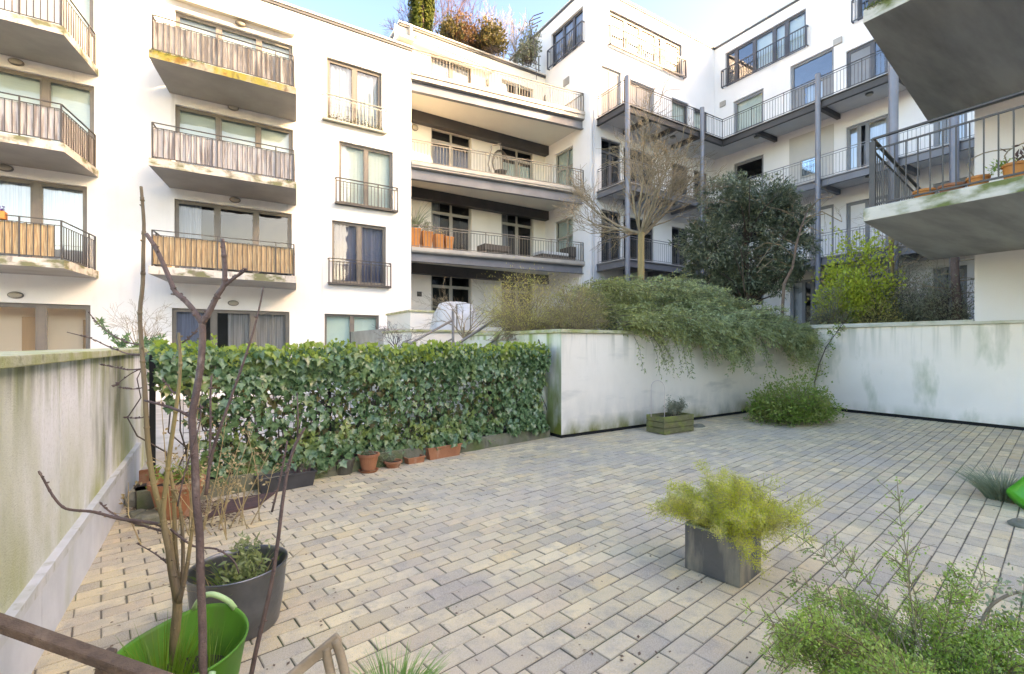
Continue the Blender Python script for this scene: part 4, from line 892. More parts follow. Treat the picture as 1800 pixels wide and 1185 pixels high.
# fluffy yellow shrub at the wall corner
def fluff(name, lab, c, rad, n, mat, twm, seed, L=.05, up=.8, twigs=160, tl=.5, tmpl=LANC, cat='shrub', bottom=None):
    t = empty(name, (c[0], c[1], bottom if bottom is not None else c[2]-rad[2]), lab, cat); s = MB(); tips = []
    b = Vector((c[0], c[1], bottom if bottom is not None else c[2]-rad[2]))
    g = random.Random(seed)
    for i in range(twigs):
        d = Vector((g.gauss(0, 1)*rad[0], g.gauss(0, 1)*rad[1], abs(g.gauss(0, .6))*rad[2]+up*rad[2])); d.normalize()
        k = 1/math.sqrt((d.x/rad[0])**2+(d.y/rad[1])**2+(max(d.z, .05)/(c[2]+rad[2]-b.z))**2)
        e = b+d*k*g.uniform(.75, 1.08); m = b.lerp(e, .55)+Vector((0, 0, .12*k)); st_ = b+Vector((g.gauss(0, .3)*rad[0], g.gauss(0, .3)*rad[1], 0))
        s.tube([st_, m, e], [.006, .004, .002], 3, cap=False); tips += [(m, d), (e, d), (m.lerp(e, .5), d), (st_.lerp(m, .7), d)]
        for j in range(3):
            f = m.lerp(e, g.uniform(0, .9)); v = Vector([g.gauss(0, 1) for _ in range(3)]).normalized(); e2 = f+(d+v*.9).normalized()*k*.3; s.tube([f, e2], [.003, .0015], 3, cap=False); tips += [(f.lerp(e2, .5), d), (e2, d)]
    s.build('stems', twm, t)
    gg = np.random.default_rng(seed); T = np.array([p for p, _ in tips]); D = np.array([d for _, d in tips]); ii = gg.integers(0, len(T), n)
    P = T[ii]+gg.normal(size=(n, 3))*np.array(rad)*.09; A = D[ii]+gg.normal(size=(n, 3))*.7
    leaves('foliage', P, A, gg.normal(size=(n, 3))*.7+[0, 0, .8], gg.uniform(.7, 1.3, n)*L, mat, t, tmpl, .1); return t
c = at(925, 535, 9.6); fluff('yellow_shrub', 'airy yellow-green shrub at the left end of the cream wall', c, (.95, .7, .62), 9000, YELL, TWIG, 31, .035, bottom=1.68, twigs=300, cat='shrub')
c = at(1010, 540, 9.4); fluff('olive_shrub', 'olive brown twiggy shrub between the yellow shrub and the grey-green one', c, (.75, .55, .55), 7500, COTY, TWIG, 32, .035, bottom=1.68, twigs=300)
c = at(1500, 492, 13); fluff('acid_green_shrub', 'bright lime-green layered shrub behind the boundary wall', c, (.85, .8, 1.05), 9000, ACID, TWIGD, 33, .075, bottom=1.9, twigs=90, tmpl=OVAL)
c = at(1462, 528, 12.6); fluff('grey_shrub', 'greyish small shrub at the foot of the lime-green one', c, (.4, .5, .5), 3000, DUSK, TWIG, 34, .05, bottom=1.9, twigs=90)
for i, (u, v, d, rx, rz, mt, lab, n) in enumerate(((1600, 515, 12.4, .8, .75, DUSK, 'dusky dark shrub under the lower concrete balcony', 9000), (1660, 520, 11.6, .6, .65, DUSK, 'twiggy dark shrub beside the brown trunks', 5000), (1560, 470, 15, .9, 1.0, EVER, 'tall dark bush behind the lime-green shrub', 8000), (1545, 540, 12.2, .55, .4, COTY, 'low brown-green shrub behind the boundary wall coping', 3500))):
    fluff('garden_shrub', lab, at(u, v, d), (rx, rx*.8, rz), n, mt, TWIGD, 40+i, .06, bottom=1.8, twigs=220)
# old trunks and creepers by the boundary
for (u0, v0, u1, v1, d, r_, lab) in ((1683, 553, 1680, 452, 11.3, .10, 'thick brown upright trunk behind the boundary wall'), (1568, 545, 1572, 415, 12.8, .05, 'pale slim trunk in the middle of the dark shrubs'), (1580, 545, 1562, 425, 12.6, .035, 'slightly bent slim trunk left of the thick one')):
    a = at(u0, v0, d); a.z = 1.65; b = at(u1, v1, d); b.z += .6; t = empty('slim_tree', a, lab, 'tree'); s = MB(); s.tube([a, a.lerp(b, .3)+Vector((.04, 0, 0)), a.lerp(b, .7)+Vector((-.05, .02, 0)), b], [r_, r_*.9, r_*.8, r_*.6], 8); s.build('trunk', BARKP if r_ > .08 else BARKG, t, smooth=True); s = MB(); tips = []
    for i in range(10): grow(s, a.lerp(b, rnd.uniform(.4, 1)), Vector((rnd.gauss(0, 1), rnd.gauss(0, 1), .5)), .6, .012, 0, dict(seg=4, wob=.15, grav=[0], depth=2, kids=[3, 3], spread=[.7, .7], ratio=.7, rmin=.003), tips)
    s.build('twigs', TWIG, t)
# climber on the inner corner of the walls
b0 = Vector((12.45, 6.3, 0)); t = empty('climbing_plant', b0, 'thin dark climber with a few leaves at the corner of the cream and bluish walls', 'plant')
pts = [(1432, 672), (1440, 640), (1452, 610), (1470, 585), (1482, 568)]; q = [at(u, v, 11.3) for u, v in pts]; s = MB(); s.tube([Vector((q[0].x, q[0].y-.05, 0))]+q, [.016, .014, .012, .011, .008, .005], 5)
P = []
for i in range(50):
    k = rnd.randint(0, 3); a = q[k].lerp(q[k+1], rnd.random()); e = a+Vector((rnd.gauss(0, .14), rnd.gauss(0, .1), rnd.gauss(-.02, .1))); s.tube([a, e], [.004, .002], 3); P += [e+Vector((rnd.gauss(0, .03), rnd.gauss(0, .03), rnd.gauss(0, .03))) for _ in range(5)]
s.build('stems', TWIGD, t); leaves('foliage', P, unit(len(P)), unit(len(P)), .05, BUSH, t, OVAL)
# round bush on the paving
c = Vector((10.25, 5.35, .50)); fluff('round_bush', 'fresh green bushy plant on the paving below the cream wall', c, (.88, .62, .48), 14000, BUSH, TWIG, 51, .05, bottom=.03, twigs=300, up=.25, tmpl=DIAM)

# plants against the left building
for (u, v, d, h, lab, mt) in ((250, 600, 12.0, 1.5, 'leafless twiggy shrub against the white wall between the balconies', TWIG), (700, 600, 11.3, .9, 'small bare pinkish shrub behind the hedge near the stair', TWIGR), (815, 572, 10.8, 1.5, 'thin bare branching sapling on the terrace before the loggia', TWIG)):
    p = at(u, v, d); p.z = 0 if h != 1.5 or u < 500 else 2.0
    zt = at(u, v, d).z; t = empty('bare_shrub', p, lab, 'shrub'); s = MB(); tips = []
    s.tube([p, Vector((p.x, p.y, zt-.3))], [.03, .02], 5)
    for i in range(9): a = i*.7; grow(s, Vector((p.x, p.y, zt-.3)), Vector((math.cos(a)*.6, math.sin(a)*.6, rnd.uniform(.5, 1.3))), h*rnd.uniform(.35, .55), .012, 0, dict(seg=5, wob=.16, grav=[0], depth=3, kids=[3, 3, 3], spread=[.6, .6, .6], ratio=.62, rmin=.003), tips)
    s.build('crown', mt, t)
p = at(195, 595, 11.5); t = empty('fern_plant', (p.x, p.y, 0), 'dark green pinnate-leaved plant peeping above the garden wall', 'plant'); P = []; A = []; s = MB()
for (u0, v0, u1, v1) in ((215, 610, 172, 560), (230, 612, 260, 596), (240, 612, 285, 592), (205, 612, 225, 590)):
    a = at(u0, v0+4, 11.5); b = at(u1, v1, 11.5); s.tube([Vector((a.x, a.y, .02)), a, b], [.012, .01, .004], 4)
    for i in range(60): f = rnd.random(); P.append(a.lerp(b, f)); A.append(Vector((rnd.gauss(0, 1), rnd.gauss(0, .5), rnd.gauss(0, 1))))
s.build('stems', TWIGD, t); leaves('foliage', P, A, unit(len(P))*.3+[0, -1, 0], .14, IVY, t, LANC)

# roof garden above the loggia building
RZ = 14.8
def roof_bare(u, d, h, lab, mt, n=8):
    p = at(u, 100, d); p.z = RZ-.02; t = empty('bare_roof_tree', p, lab, 'tree'); s = MB(); tips = []; s.tube([p, p+Vector((0, 0, h*.3))], [.04, .03], 6)
    for i in range(n): a = i*2.4; grow(s, p+Vector((0, 0, h*.12*(i % 3))), Vector((math.cos(a)*.45, math.sin(a)*.45, 1)), h*.42, .022, 0, dict(seg=5, wob=.1, grav=[.03], depth=3, kids=[4, 4, 3], spread=[.45, .5, .5], ratio=.68, rmin=.006), tips)
    s.build('crown', mt, t)
roof_bare(712, 21.5, 1.6, 'leftmost bare purple-brown shrub of the roof garden', TWIGR, 9); roof_bare(783, 22.2, 3.8, 'tall pale bare tree right of the ivy-clad column on the roof', TWIGR, 9); roof_bare(818, 22.3, 3.2, 'bare rooftop tree above the rusty bushes', TWIGR, 7)
roof_bare(875, 22.8, 2.4, 'bare dark shrub left of the tall block on the roof garden', TWIG, 9); roof_bare(905, 23, 2.2, 'bare wiry shrub before the dark rooftop thicket', TWIG, 9); roof_bare(745, 22.2, 3.3, 'bare purple tree partly behind the ivy-clad column', TWIGR, 6)
t = empty('ivy_column', (at(742, 40, 21.4).x, at(742, 40, 21.4).y, RZ), 'tall yellow-green ivy-clad trunk standing on the roof garden', 'tree'); c = at(742, 20, 21.4)
s = MB(); s.tube([(c.x, c.y, RZ-.02), (c.x, c.y, c.z+1)], [.12, .06], 8); s.build('trunk', TWIGD, t)
P, D = blob_points(5200, (c.x, c.y, 16.6), (.58, .55, 2.3), .55, .25, 71, RZ); leaves('foliage', P, D*.6+[0, 0, -.9], D+[0, 0, .3], .14, COLI, t, OVAL)
for i, (u, v, d, rx, rz, mt, lab, n) in enumerate(((795, 48, 21, .55, .55, GOLD, 'small olive bush left of the rusty one on the roof garden', 1500), (812, 42, 21.2, .6, .6, RUST, 'rusty red-leaved rooftop bush beside the olive one', 1300), (862, 72, 21.6, .75, .65, GOLD, 'wide golden brown bush behind the roof railing', 2100), (845, 55, 21.8, .7, .6, RUST, 'thin rusty rooftop bush between the red and the golden one', 900), (928, 105, 22.5, .5, .9, DUSK, 'dark tangled thicket on the roof beside the tall block', 1300))):
    p = at(u, v, d); fluff('roof_bush', lab, (p.x, p.y, max(p.z, RZ+rz)), (rx, rx, rz), n, mt, TWIGD, 80+i, .10, bottom=RZ-.02, twigs=120, tmpl=OVAL)
t = empty('wire_trellis', (at(942, 60, 21).x, at(942, 60, 21).y, RZ), 'thin bent wire trellis sticking up beside the tall block', 'trellis'); s = MB()
for pts in ([(942, 108), (938, 70), (930, 38), (938, 28), (955, 22)], [(930, 38), (950, 30)], [(934, 45), (952, 36)], [(936, 50), (945, 44)]): s.tube([at(u, v, 20.2) for u, v in pts], .02, 4)
s.tube([at(942, 108, 20.2), at(943, 140, 20.2)], .02, 4); s.build('wire', RAIL, t)
# ================================================================ POTS AND SMALL THINGS IN THE COURTYARD
def pot(par, c, r0, r1, h, mat, rim=.02, n=28, soil=True, name='pot', sx=1, sy=1, rot=0, th=.012):
    s = MB(); s.lathe(c, [(.001, .002), (r0, .002), (r0, .0), (r1-rim*.3, h-rim*1.6), (r1+rim*.4, h-rim*1.5), (r1+rim*.4, h), (r1-th, h), (r1-th-.004, h-rim*2.2)], n, 0, sx, sy, rot)
    o = s.build(name, mat, par, smooth=False)
    if soil: s = MB(); s.lathe(c, [(r1-th-.003, h-rim*1.8), (r1*.5, h-rim*1.5), (.001, h-rim*1.6)], n, 0, sx, sy, rot); s.build('soil', SOIL, par)
    return o
def trough(par, c, L, W, h, d, mat, th=.012, name='trough', lean=.88, soilm=None):
    """open tapered box, d = long direction"""
    c = Vector(c); d = Vector(d).normalized(); n = Vector((-d.y, d.x, 0)); s = MB()
    def ring(a, b, z): return [c+d*a*i+n*b*j+Vector((0, 0, z)) for i, j in ((-1, -1), (1, -1), (1, 1), (-1, 1))]
    R_ = [ring(L/2*lean, W/2*lean, 0), ring(L/2-.006, W/2-.006, h-.02), ring(L/2+.004, W/2+.004, h-.018), ring(L/2+.004, W/2+.004, h), ring(L/2-th, W/2-th, h), ring(L/2*lean-th, W/2*lean-th, .02)]
    s.add(sum(R_, []), [(3, 2, 1, 0)]+[(k*4+i, k*4+(i+1) % 4, (k+1)*4+(i+1) % 4, (k+1)*4+i) for k in range(5) for i in range(4)]+[(20, 21, 22, 23)])
    o = s.build(name, mat, par); s = MB(); q = ring(L/2-th-.004, W/2-th-.004, h-.035); s.add(q, [(0, 1, 2, 3)]); s.build('soil', soilm or SOIL, par); return o
def tuft(par, c, r, h, n, mat, L, name='foliage', tm=LANC):
    P = np.array(c)+rng.normal(size=(n, 3))*np.array([r*.5, r*.5, h*.3])+np.array([0, 0, h*.5]); P[:, 2] = np.maximum(P[:, 2], c[2]); leaves(name, P, unit(n)+[0, 0, .5], unit(n)+[0, 0, .5], rng.uniform(.7, 1.3, n)*L, mat, par, tm)
def blades(par, c, r, L, n, mat, lean=.5, wd=.004, name='grass'):
    s = MB()
    for i in range(n):
        a = rnd.uniform(0, 6.28); q = Vector(c)+Vector((math.cos(a), math.sin(a), 0))*r*rnd.random()**.6; d = Vector((math.cos(a)*lean*rnd.random(), math.sin(a)*lean*rnd.random(), 1)).normalized(); l = L*rnd.uniform(.5, 1.1)
        sd = d.cross(Vector((rnd.gauss(0, 1), rnd.gauss(0, 1), 0))).normalized(); pts = []; w0 = wd*rnd.uniform(.7, 1.2)
        for k in range(5): t = k/4; p = q+d*l*t+Vector((math.cos(a), math.sin(a), -.6))*lean*l*.45*t*t; pts += [p-sd*w0*(1-t*.92), p+sd*w0*(1-t*.92)]
        s.add(pts, [(2*k, 2*k+1, 2*k+3, 2*k+2) for k in range(4)])
    s.build(name, mat, par)
# square zinc planter
ca_, cb_, cc_ = onZ(1298, 1037), onZ(1207.5, 997), onZ(1335, 1008); e1 = (cc_-ca_); e2 = (cb_-ca_); cen = ca_+e1*.5+e2*.5; d1 = e1.normalized(); d2 = Vector((-d1.y, d1.x, 0)); w1, w2 = e1.length, e2.length
t = empty('potted_shrub', cen, 'square grey zinc planter with airy yellow-green spring shrub in mid courtyard', 'planter')
def ring(a, b, z): return [cen+d1*a*i+d2*b*j+Vector((0, 0, z)) for i, j in ((-1, -1), (1, -1), (1, 1), (-1, 1))]
a_, b_ = w1/2, w2/2; s = MB(); hz = .325
Rg = [ring(a_, b_, .004), ring(a_, b_, hz-.001), ring(a_-.028, b_-.028, hz-.001), ring(a_-.028, b_-.028, .2)]
s.add(sum(Rg, []), [(k*4+i, k*4+(i+1) % 4, (k+1)*4+(i+1) % 4, (k+1)*4+i) for k in range(3) for i in range(4)]+[(3, 2, 1, 0)]); s.build('planter_box', ZINC, t)
s = MB(); Rg = [ring(a_+.002, b_+.002, hz-.012), ring(a_+.002, b_+.002, hz+.002), ring(a_-.03, b_-.03, hz+.002), ring(a_-.03, b_-.03, hz-.01)]; s.add(sum(Rg, []), [(k*4+i, k*4+(i+1) % 4, (k+1)*4+(i+1) % 4, (k+1)*4+i) for k in range(3) for i in range(4)]); s.build('rim', ZRIM, t)
s = MB(); s.add(ring(a_-.029, b_-.029, hz-.05), [(0, 1, 2, 3)]); s.build('soil', SOIL, t)
def wispy(par, c, spec, matl, matt, L, seed, per=16, sub=9, droop=.10, rr=.006, tm=DIAM, jit=.02):
    """arching stems with finely leaved side twigs"""
    g = random.Random(seed); s = MB(); P = []; A = []
    for (d, ln) in spec:
        d = Vector(d).normalized(); q = Vector(c)+Vector((g.gauss(0, .035), g.gauss(0, .035), 0)); pts = [q.copy()]; k = 12; dd = d.copy()
        for i in range(k):
            dd = (dd+Vector((g.gauss(0, .06), g.gauss(0, .06), g.gauss(0, .05)-droop*(i/k)))).normalized(); q = q+dd*ln/k; pts.append(q.copy())
            if i < 2: continue
            for j in range(sub):
                if g.random() > .6: continue
                v = Vector([g.gauss(0, 1) for _ in range(3)]); v = (v-dd*v.dot(dd)).normalized(); l2 = ln*g.uniform(.10, .26)*(1.1-i/k*.6); e = q+(dd*.7+v).normalized()*l2; s.tube([q, q.lerp(e, .5)+Vector((0, 0, l2*.06)), e], [.0022, .0016, .001], 3, cap=False)
                for z in range(per): f = g.uniform(.15, 1); P.append(q.lerp(e, f)+Vector([g.gauss(0, jit) for _ in range(3)])); A.append((e-q).normalized()+Vector([g.gauss(0, .8) for _ in range(3)]))
        s.tube(pts, [rr*(1-.75*i/k) for i in range(k+1)], 4, cap=False)
    s.build('stems', matt, par); n = len(P); leaves('foliage', P, A, unit(n)+[0, 0, .6], rng.uniform(.6, 1.4, n)*L, matl, par, tm)
sp = []; g = random.Random(5)
rt = Vector((ct, -st, 0)); fw = Vector((st, ct, 0))
for i in range(54):
    a = g.uniform(0, 6.28); sp.append(((math.cos(a)*g.uniform(.2, 1.25), math.sin(a)*g.uniform(.2, 1.25), g.uniform(.35, 1.1)), g.uniform(.28, .50)))
for i in range(22):
    a = g.uniform(0, 6.28); sp.append(((math.cos(a)*1.0, math.sin(a)*1.0, g.uniform(.5, .9)), g.uniform(.36, .5)))
sp += [(-rt*1.3+Vector((0, 0, .85)), .58), (-rt+Vector((0, 0, .5)), .5), (rt*1.1+Vector((0, 0, .45)), .6), (rt*1.3+Vector((0, 0, .2)), .62), (rt*.7+Vector((0, 0, .9)), .55), (-fw*.9+rt*.3+Vector((0, 0, .1)), .42)]
wispy(t, cen+Vector((0, 0, hz-.05)), sp, ZYEL, M('pale_twig', (.50, .46, .18), (.38, .32, .14), 5, .9), .0095, 5, per=13, sub=12, droop=.09, rr=.0045, tm=DIAM, jit=.016)

# wooden crate with twiggy plant and wire hoop
cr = [onZ(1168, 765.5), onZ(1219.6, 758), onZ(1137, 760)]; d1 = (cr[1]-cr[0]).normalized(); L1 = (cr[1]-cr[0]).length; d2 = Vector((-d1.y, d1.x, 0)); L2 = .42; c0 = cr[0]+d1*L1/2+d2*L2/2
t = empty('wooden_crate_planter', c0, 'mossy wooden crate planter with twiggy herb against the cream wall', 'planter'); hh = .33
for k, z in enumerate((.06, .165, .27)):
    s = MB()
    for sg in (-1, 1):
        s.bar(c0-d1*(L1/2)+d2*sg*(L2/2-.012)+Vector((0, 0, z)), c0+d1*(L1/2)+d2*sg*(L2/2-.012)+Vector((0, 0, z)), .024, .098)
        s.bar(c0+d1*sg*(L1/2-.013)-d2*(L2/2-.026)+Vector((0, 0, z)), c0+d1*sg*(L1/2-.013)+d2*(L2/2-.026)+Vector((0, 0, z)), .024, .094)
    s.build('plank', CRATE, t, bevel=.003)
s = MB()
for i in (-1, 1):
    for j in (-1, 1): p = c0+d1*i*(L1/2-.05)+d2*j*(L2/2-.045); s.bar(p, p+Vector((0, 0, .315)), .045, .04)
s.build('corner_post', CRATE, t)
s = MB(); s.add([c0+d1*i*(L1/2-.03)+d2*j*(L2/2-.03)+Vector((0, 0, .27)) for i, j in ((-1, -1), (1, -1), (1, 1), (-1, 1))], [(0, 1, 2, 3)]); s.build('soil', SOIL, t)
spc = [((g.gauss(0, .7), g.gauss(0, .5), 1), g.uniform(.25, .42)) for i in range(16)]; wispy(t, c0+d1*.12+Vector((0, 0, .27)), spc, DUSK, TWIG, .022, 6, per=5, sub=5, droop=.08)
pa, pb = at(1144.5, 728, 8.55), at(1168, 730, 8.5); t = empty('wire_hoop', pa, 'pale wire plant hoop standing in the mossy wooden crate', 'hoop'); s = MB()
dd = (pb-pa); s.tube([pa+Vector((0, 0, -.05)), pa+Vector((0, 0, .4))]+[pa+dd*(.5-.5*math.cos(k*math.pi/8))+Vector((0, 0, .48+.13*math.sin(k*math.pi/8))) for k in range(9)]+[pb+Vector((0, 0, .4)), pb+Vector((0, 0, -.05))], .006, 5); s.build('wire', M('pinkish_wire', (.5, .4, .35), None, 3, .5), t)
p = onZ(1228, 750); s = MB(); s.lathe(p, [(.001, .05), (.09, .045), (.15, .012), (.16, .0)], 14, 0, 1, .7); tag(s.build('flat_stone', STONE, smooth=True), 'small flat brown stone on the paving right of the wooden crate', 'stone')
# row of pots along the hedge (left to right)
def gz(u, v): return onZ(u, v, .0)
c = gz(604, 832)+hd*0; t = empty('plant_pot', c, 'dark round clay pot, empty, between the black trough and the terracotta pot', 'pot'); pot(t, c, .10, .135, .19, TERD, .015)
c = gz(648, 829); t = empty('potted_plant', c, 'terracotta pot on a saucer beside a grey-green thyme in front of the hedge', 'potted plant')
pot(t, c+Vector((0, 0, .03)), .085, .125, .20, TERR, .022); s = MB(); s.lathe(c, [(.001, .001), (.10, .001), (.125, .03), (.115, .03), (.095, .012)], 26); s.build('saucer', TERR, t); tuft(t, c+Vector((0, 0, .2)), .08, .07, 160, DUSK, .03)
c = gz(672, 818)-hn*.03; t = empty('thyme_plant', c, 'grey-green bushy thyme right of the terracotta pot on its saucer', 'plant'); spc = [((g.gauss(0, 1), g.gauss(0, 1), .8), g.uniform(.15, .26)) for i in range(34)]; wispy(t, c+Vector((0, 0, .01)), spc, leafm('thyme_leaf', (.22, .26, .14), (.28, .31, .2), 9), TWIG, .012, 8, per=12, sub=6, droop=.05)
c = gz(691, 821); t = empty('plant_bowl', c, 'small low round terracotta bowl near the middle of the pot row', 'pot'); pot(t, c, .075, .115, .085, TERR, .015)
c = gz(728, 813); t = empty('plant_trough', c, 'small rectangular terracotta dish left of the long terracotta trough', 'trough'); trough(t, c, .26, .15, .085, hd, TERR)
c = gz(778, 803)-hn*.02; t = empty('plant_trough', c, 'long ribbed terracotta trough at the right end of the pot row', 'trough'); trough(t, c, .56, .20, .17, hd, TERR); tuft(t, c-hd*.25+Vector((0, 0, .14)), .06, .08, 90, DUSK, .03); tuft(t, c+hd*.22+Vector((0, 0, .15)), .05, .05, 70, BUSH, .03)
c = gz(503, 858); t = empty('plant_trough', c, 'long black plastic trough with dry soil at the left part of the pot row', 'trough'); trough(t, c, .60, .19, .165, hd, BLKP, soilm=STONE)
_c0 = c; c = gz(535, 848)-hn*.05+hd*.12; t2 = empty('plant_trough', c, 'reddish brown clay trough squeezed between the black trough and the hedge foot', 'trough'); trough(t2, c-hn*.14, .5, .16, .2, hd, TERR); tuft(t2, c-hn*.14+Vector((0, 0, .18)), .14, .06, 70, STRAW, .03)
c = _c0; s = MB()
for i in range(22): a = c+hd*rnd.uniform(.05, .28)+Vector((0, 0, .14)); s.tube([a, a+Vector((rnd.gauss(0, .04), rnd.gauss(0, .04), rnd.uniform(.06, .15)))], .0025, 3)
s.build('dry_stems', TWIGR, t)
c = gz(565, 838)-hn*.05; t = empty('variegated_plant', c, 'small cream-edged plant between the black trough and the dark round pot', 'plant'); tuft(t, c, .13, .13, 200, leafm('cream_leaf', (.34, .36, .22), (.20, .26, .12), 12), .04)
c = gz(312, 905); t = empty('potted_plant', c, 'large terracotta pot with ivy sprigs at the left end of the hedge', 'potted plant'); pot(t, c, .15, .22, .33, TERR, .03); tuft(t, c+Vector((.0, 0, .31)), .17, .16, 260, BUSH, .05)
spc = [((g.gauss(0, .5), g.gauss(0, .4), 1), g.uniform(.4, 1.0)) for i in range(16)]
c = gz(385, 930); t = empty('dry_perennial', c, 'clump of dry straw stems before the hedge at left', 'plant'); s = MB(); P = []
for i in range(26):
    q = c+Vector((rnd.gauss(0, .2), rnd.gauss(0, .10), 0)); l = rnd.uniform(.35, 1.15)*(.8 if i % 3 else 1.1); e = q+Vector((rnd.gauss(0, .14), rnd.gauss(0, .12), l)); m = q.lerp(e, .5)+Vector((rnd.gauss(0, .03), 0, 0)); s.tube([q, m, e], [.005, .004, .002], 4, cap=False)
    for j in range(4): f = m.lerp(e, rnd.random()); h_ = f+Vector((rnd.gauss(0, .06), rnd.gauss(0, .06), rnd.uniform(.02, .12))); s.tube([f, h_], .0018, 3, cap=False); P += [h_+Vector((rnd.gauss(0, .02), rnd.gauss(0, .02), rnd.gauss(0, .02))) for _ in range(3)]
s.build('stems', STRAW, t); leaves('dry_leaves', P, unit(len(P)), unit(len(P)), .035, STRAW, t, DIAM)
# doormat, stones
a, b, c, d = gz(362, 912), gz(452, 893), gz(484, 868), gz(398, 882); s = MB(); s.prism([a.xy[:], b.xy[:], c.xy[:], d.xy[:]], .004, .022)
tag(s.build('doormat', M('reddish_mat', (.16, .09, .085), (.11, .07, .065), 20, .95, .9, 150)), 'reddish brown rubber mat lying left of the black trough', 'mat')
for i, (u, v, r_, lab) in enumerate(((252, 885, .13, 'grey angular stone block in the corner by the garden wall'), (268, 918, .12, 'flat grey stone lying in front of the corner stone block'), (243, 915, .08, 'small broken stone touching the garden wall'))):
    c = gz(u, v); s = MB(); n = 9; v_ = []; kk = [rnd.uniform(.7, 1.15) for _ in range(n)]
    for zz, sc in ((0, 1), (.07, 1.05), (.15 if i == 0 else .09, .8)): v_ += [c+Vector((math.cos(6.28*j/n)*r_*kk[j]*sc, math.sin(6.28*j/n)*r_*kk[(j+2) % n]*sc, zz)) for j in range(n)]
    s.add(v_, [(k*n+j, k*n+(j+1) % n, (k+1)*n+(j+1) % n, (k+1)*n+j) for k in range(2) for j in range(n)]+[tuple(range(2*n, 3*n))]); tag(s.build('stone', STONE, bevel=.01), lab, 'stone')
c = gz(248, 862); t = empty('plant_pot', c, 'upright red-brown clay pot shard against the garden wall', 'pot'); s = MB(); s.prism([(c.x-.02, c.y), (c.x+.16, c.y+.03), (c.x+.16, c.y+.05), (c.x-.02, c.y+.02)], 0, .22); s.build('shard', TERR, t, bevel=.01)
s = MB(); P = []
for i in range(900): q = gz(rnd.uniform(225, 420), 880+abs(rnd.gauss(0, 22))); P.append(q+Vector((0, 0, .006+.01*rnd.random())))
tag(leaves('leaf_litter', P, unit(900)*[1, 1, .1], unit(900)*.3+[0, 0, 1], rng.uniform(.015, .05, 900), M('dead_leaf', (.12, .07, .045), (.2, .13, .08), 30, .9)), kind='stuff', label='dark dead leaves and crumbs scattered at the foot of the hedge', cat='leaf litter')
P = [onZ(rnd.uniform(100, 1750), rnd.uniform(760, 1180)) for _ in range(420)]; P = [p+Vector((0, 0, .008)) for p in P if p.x > -.6]
tag(leaves('scattered_debris', P, unit(len(P))*[1, 1, .1], unit(len(P))*.3+[0, 0, 1], rng.uniform(.008, .028, len(P)), bpy.data.materials['dead_leaf']), kind='stuff', label='tiny dead leaves strewn over the clay paving', cat='leaf litter')

# ================================================================ FOREGROUND LEFT: galvanised bucket, green tub, saplings
bc = onZ(420, 992, .35); bc.z = 0; t = empty('galvanised_bucket', bc, 'large galvanised metal tub with weedy herbs behind the green tub', 'tub')
s = MB(); s.lathe(bc, [(.001, .002), (.205, .002), (.21, .01), (.235, .17), (.25, .335), (.257, .345), (.257, .355), (.249, .352), (.245, .33), (.225, .18)], 40, 0, 1.02, .93, R(30)); s.build('tub', GALV, t, smooth=True)
s = MB(); s.lathe(bc, [(.205, .2), (.12, .215), (.001, .2)], 30); s.build('soil', SOIL, t)
tuft(t, bc+Vector((.02, .0, .2)), .13, .16, 420, leafm('weed_leaf', (.16, .22, .07), (.26, .30, .12), 12), .05); blades(t, bc+Vector((0, 0, .2)), .15, .24, 60, GRAS, .7, .003); blades(t, bc+Vector((0, 0, .2)), .18, .4, 26, STRAW, .7, .0025, 'dry_stalks')
tuft(t, bc+Vector((.05, .22, .28)), .09, .12, 260, leafm('pale_weed', (.34, .38, .18), (.24, .30, .12), 12), .035, 'pale_leaves')
gc = onZ(316, 1143, .34); gc.z = 0; t = empty('green_tub', gc, 'large flexible lime-green tub with loop handle at the lower left', 'tub')
s = MB(); n = 44; prof = [(.19, .0), (.205, .05), (.235, .2), (.262, .335), (.268, .34), (.27, .348), (.262, .35), (.257, .335), (.23, .2), (.2, .05), (.001, .045)]
vs = []
ha = math.atan2((at(405, 1070, 2.35)-gc).y, (at(405, 1070, 2.35)-gc).x)
for (r, z) in prof:
    for j in range(n):
        a = 6.2832*j/n; lift = (.045*max(0, math.cos((a-ha)))**4+.045*max(0, -math.cos(a-ha))**4)*max(0, (z-.2)/.15)
        wob = 1+.02*math.sin(3*a+1); sx = 1+.06*math.cos(2*(a-ha)); vs.append((gc.x+.94*r*wob*sx*math.cos(a), gc.y+.94*r*wob*sx*math.sin(a), z+lift))
s.add(vs, [(i*n+j, i*n+(j+1) % n, (i+1)*n+(j+1) % n, (i+1)*n+j) for i in range(len(prof)-1) for j in range(n)]+[tuple(range(n))[::-1]]); s.build('tub', LIME, t, smooth=True)
for k, hh_ in ((0, 'handle'), (1, 'handle')):
    a0 = ha+(math.pi+.6)*k; s = MB(); pts = []
    for j in range(13):
        f = j/12; a = a0-.36+.72*f; q = math.sin(math.pi*f); rr2 = .262-.05*q if not k else .27+.06*q; pts.append(Vector((gc.x+rr2*math.cos(a), gc.y+rr2*math.sin(a), .375+.085*q**.7 if not k else .35-.07*q)))
    s.tube(pts, [.013]*13, 8); s.build('handle', LIMEH, t, smooth=True)
s = MB(); s.lathe(gc, [(.205, .19), (.1, .205), (.001, .2)], 30); s.build('soil', SOIL, t)
gp = empty('bulb_grass', (gc.x-.05, gc.y-.06, .2), 'tuft of narrow green bulb leaves growing in the lime-green tub', 'plant'); blades(gp, gc+Vector((-.05, -.07, .19)), .09, .30, 130, GRAS, .35, .0042); blades(gp, gc+Vector((.10, -.04, .19)), .07, .2, 50, GRAS, .4, .004, 'grass')
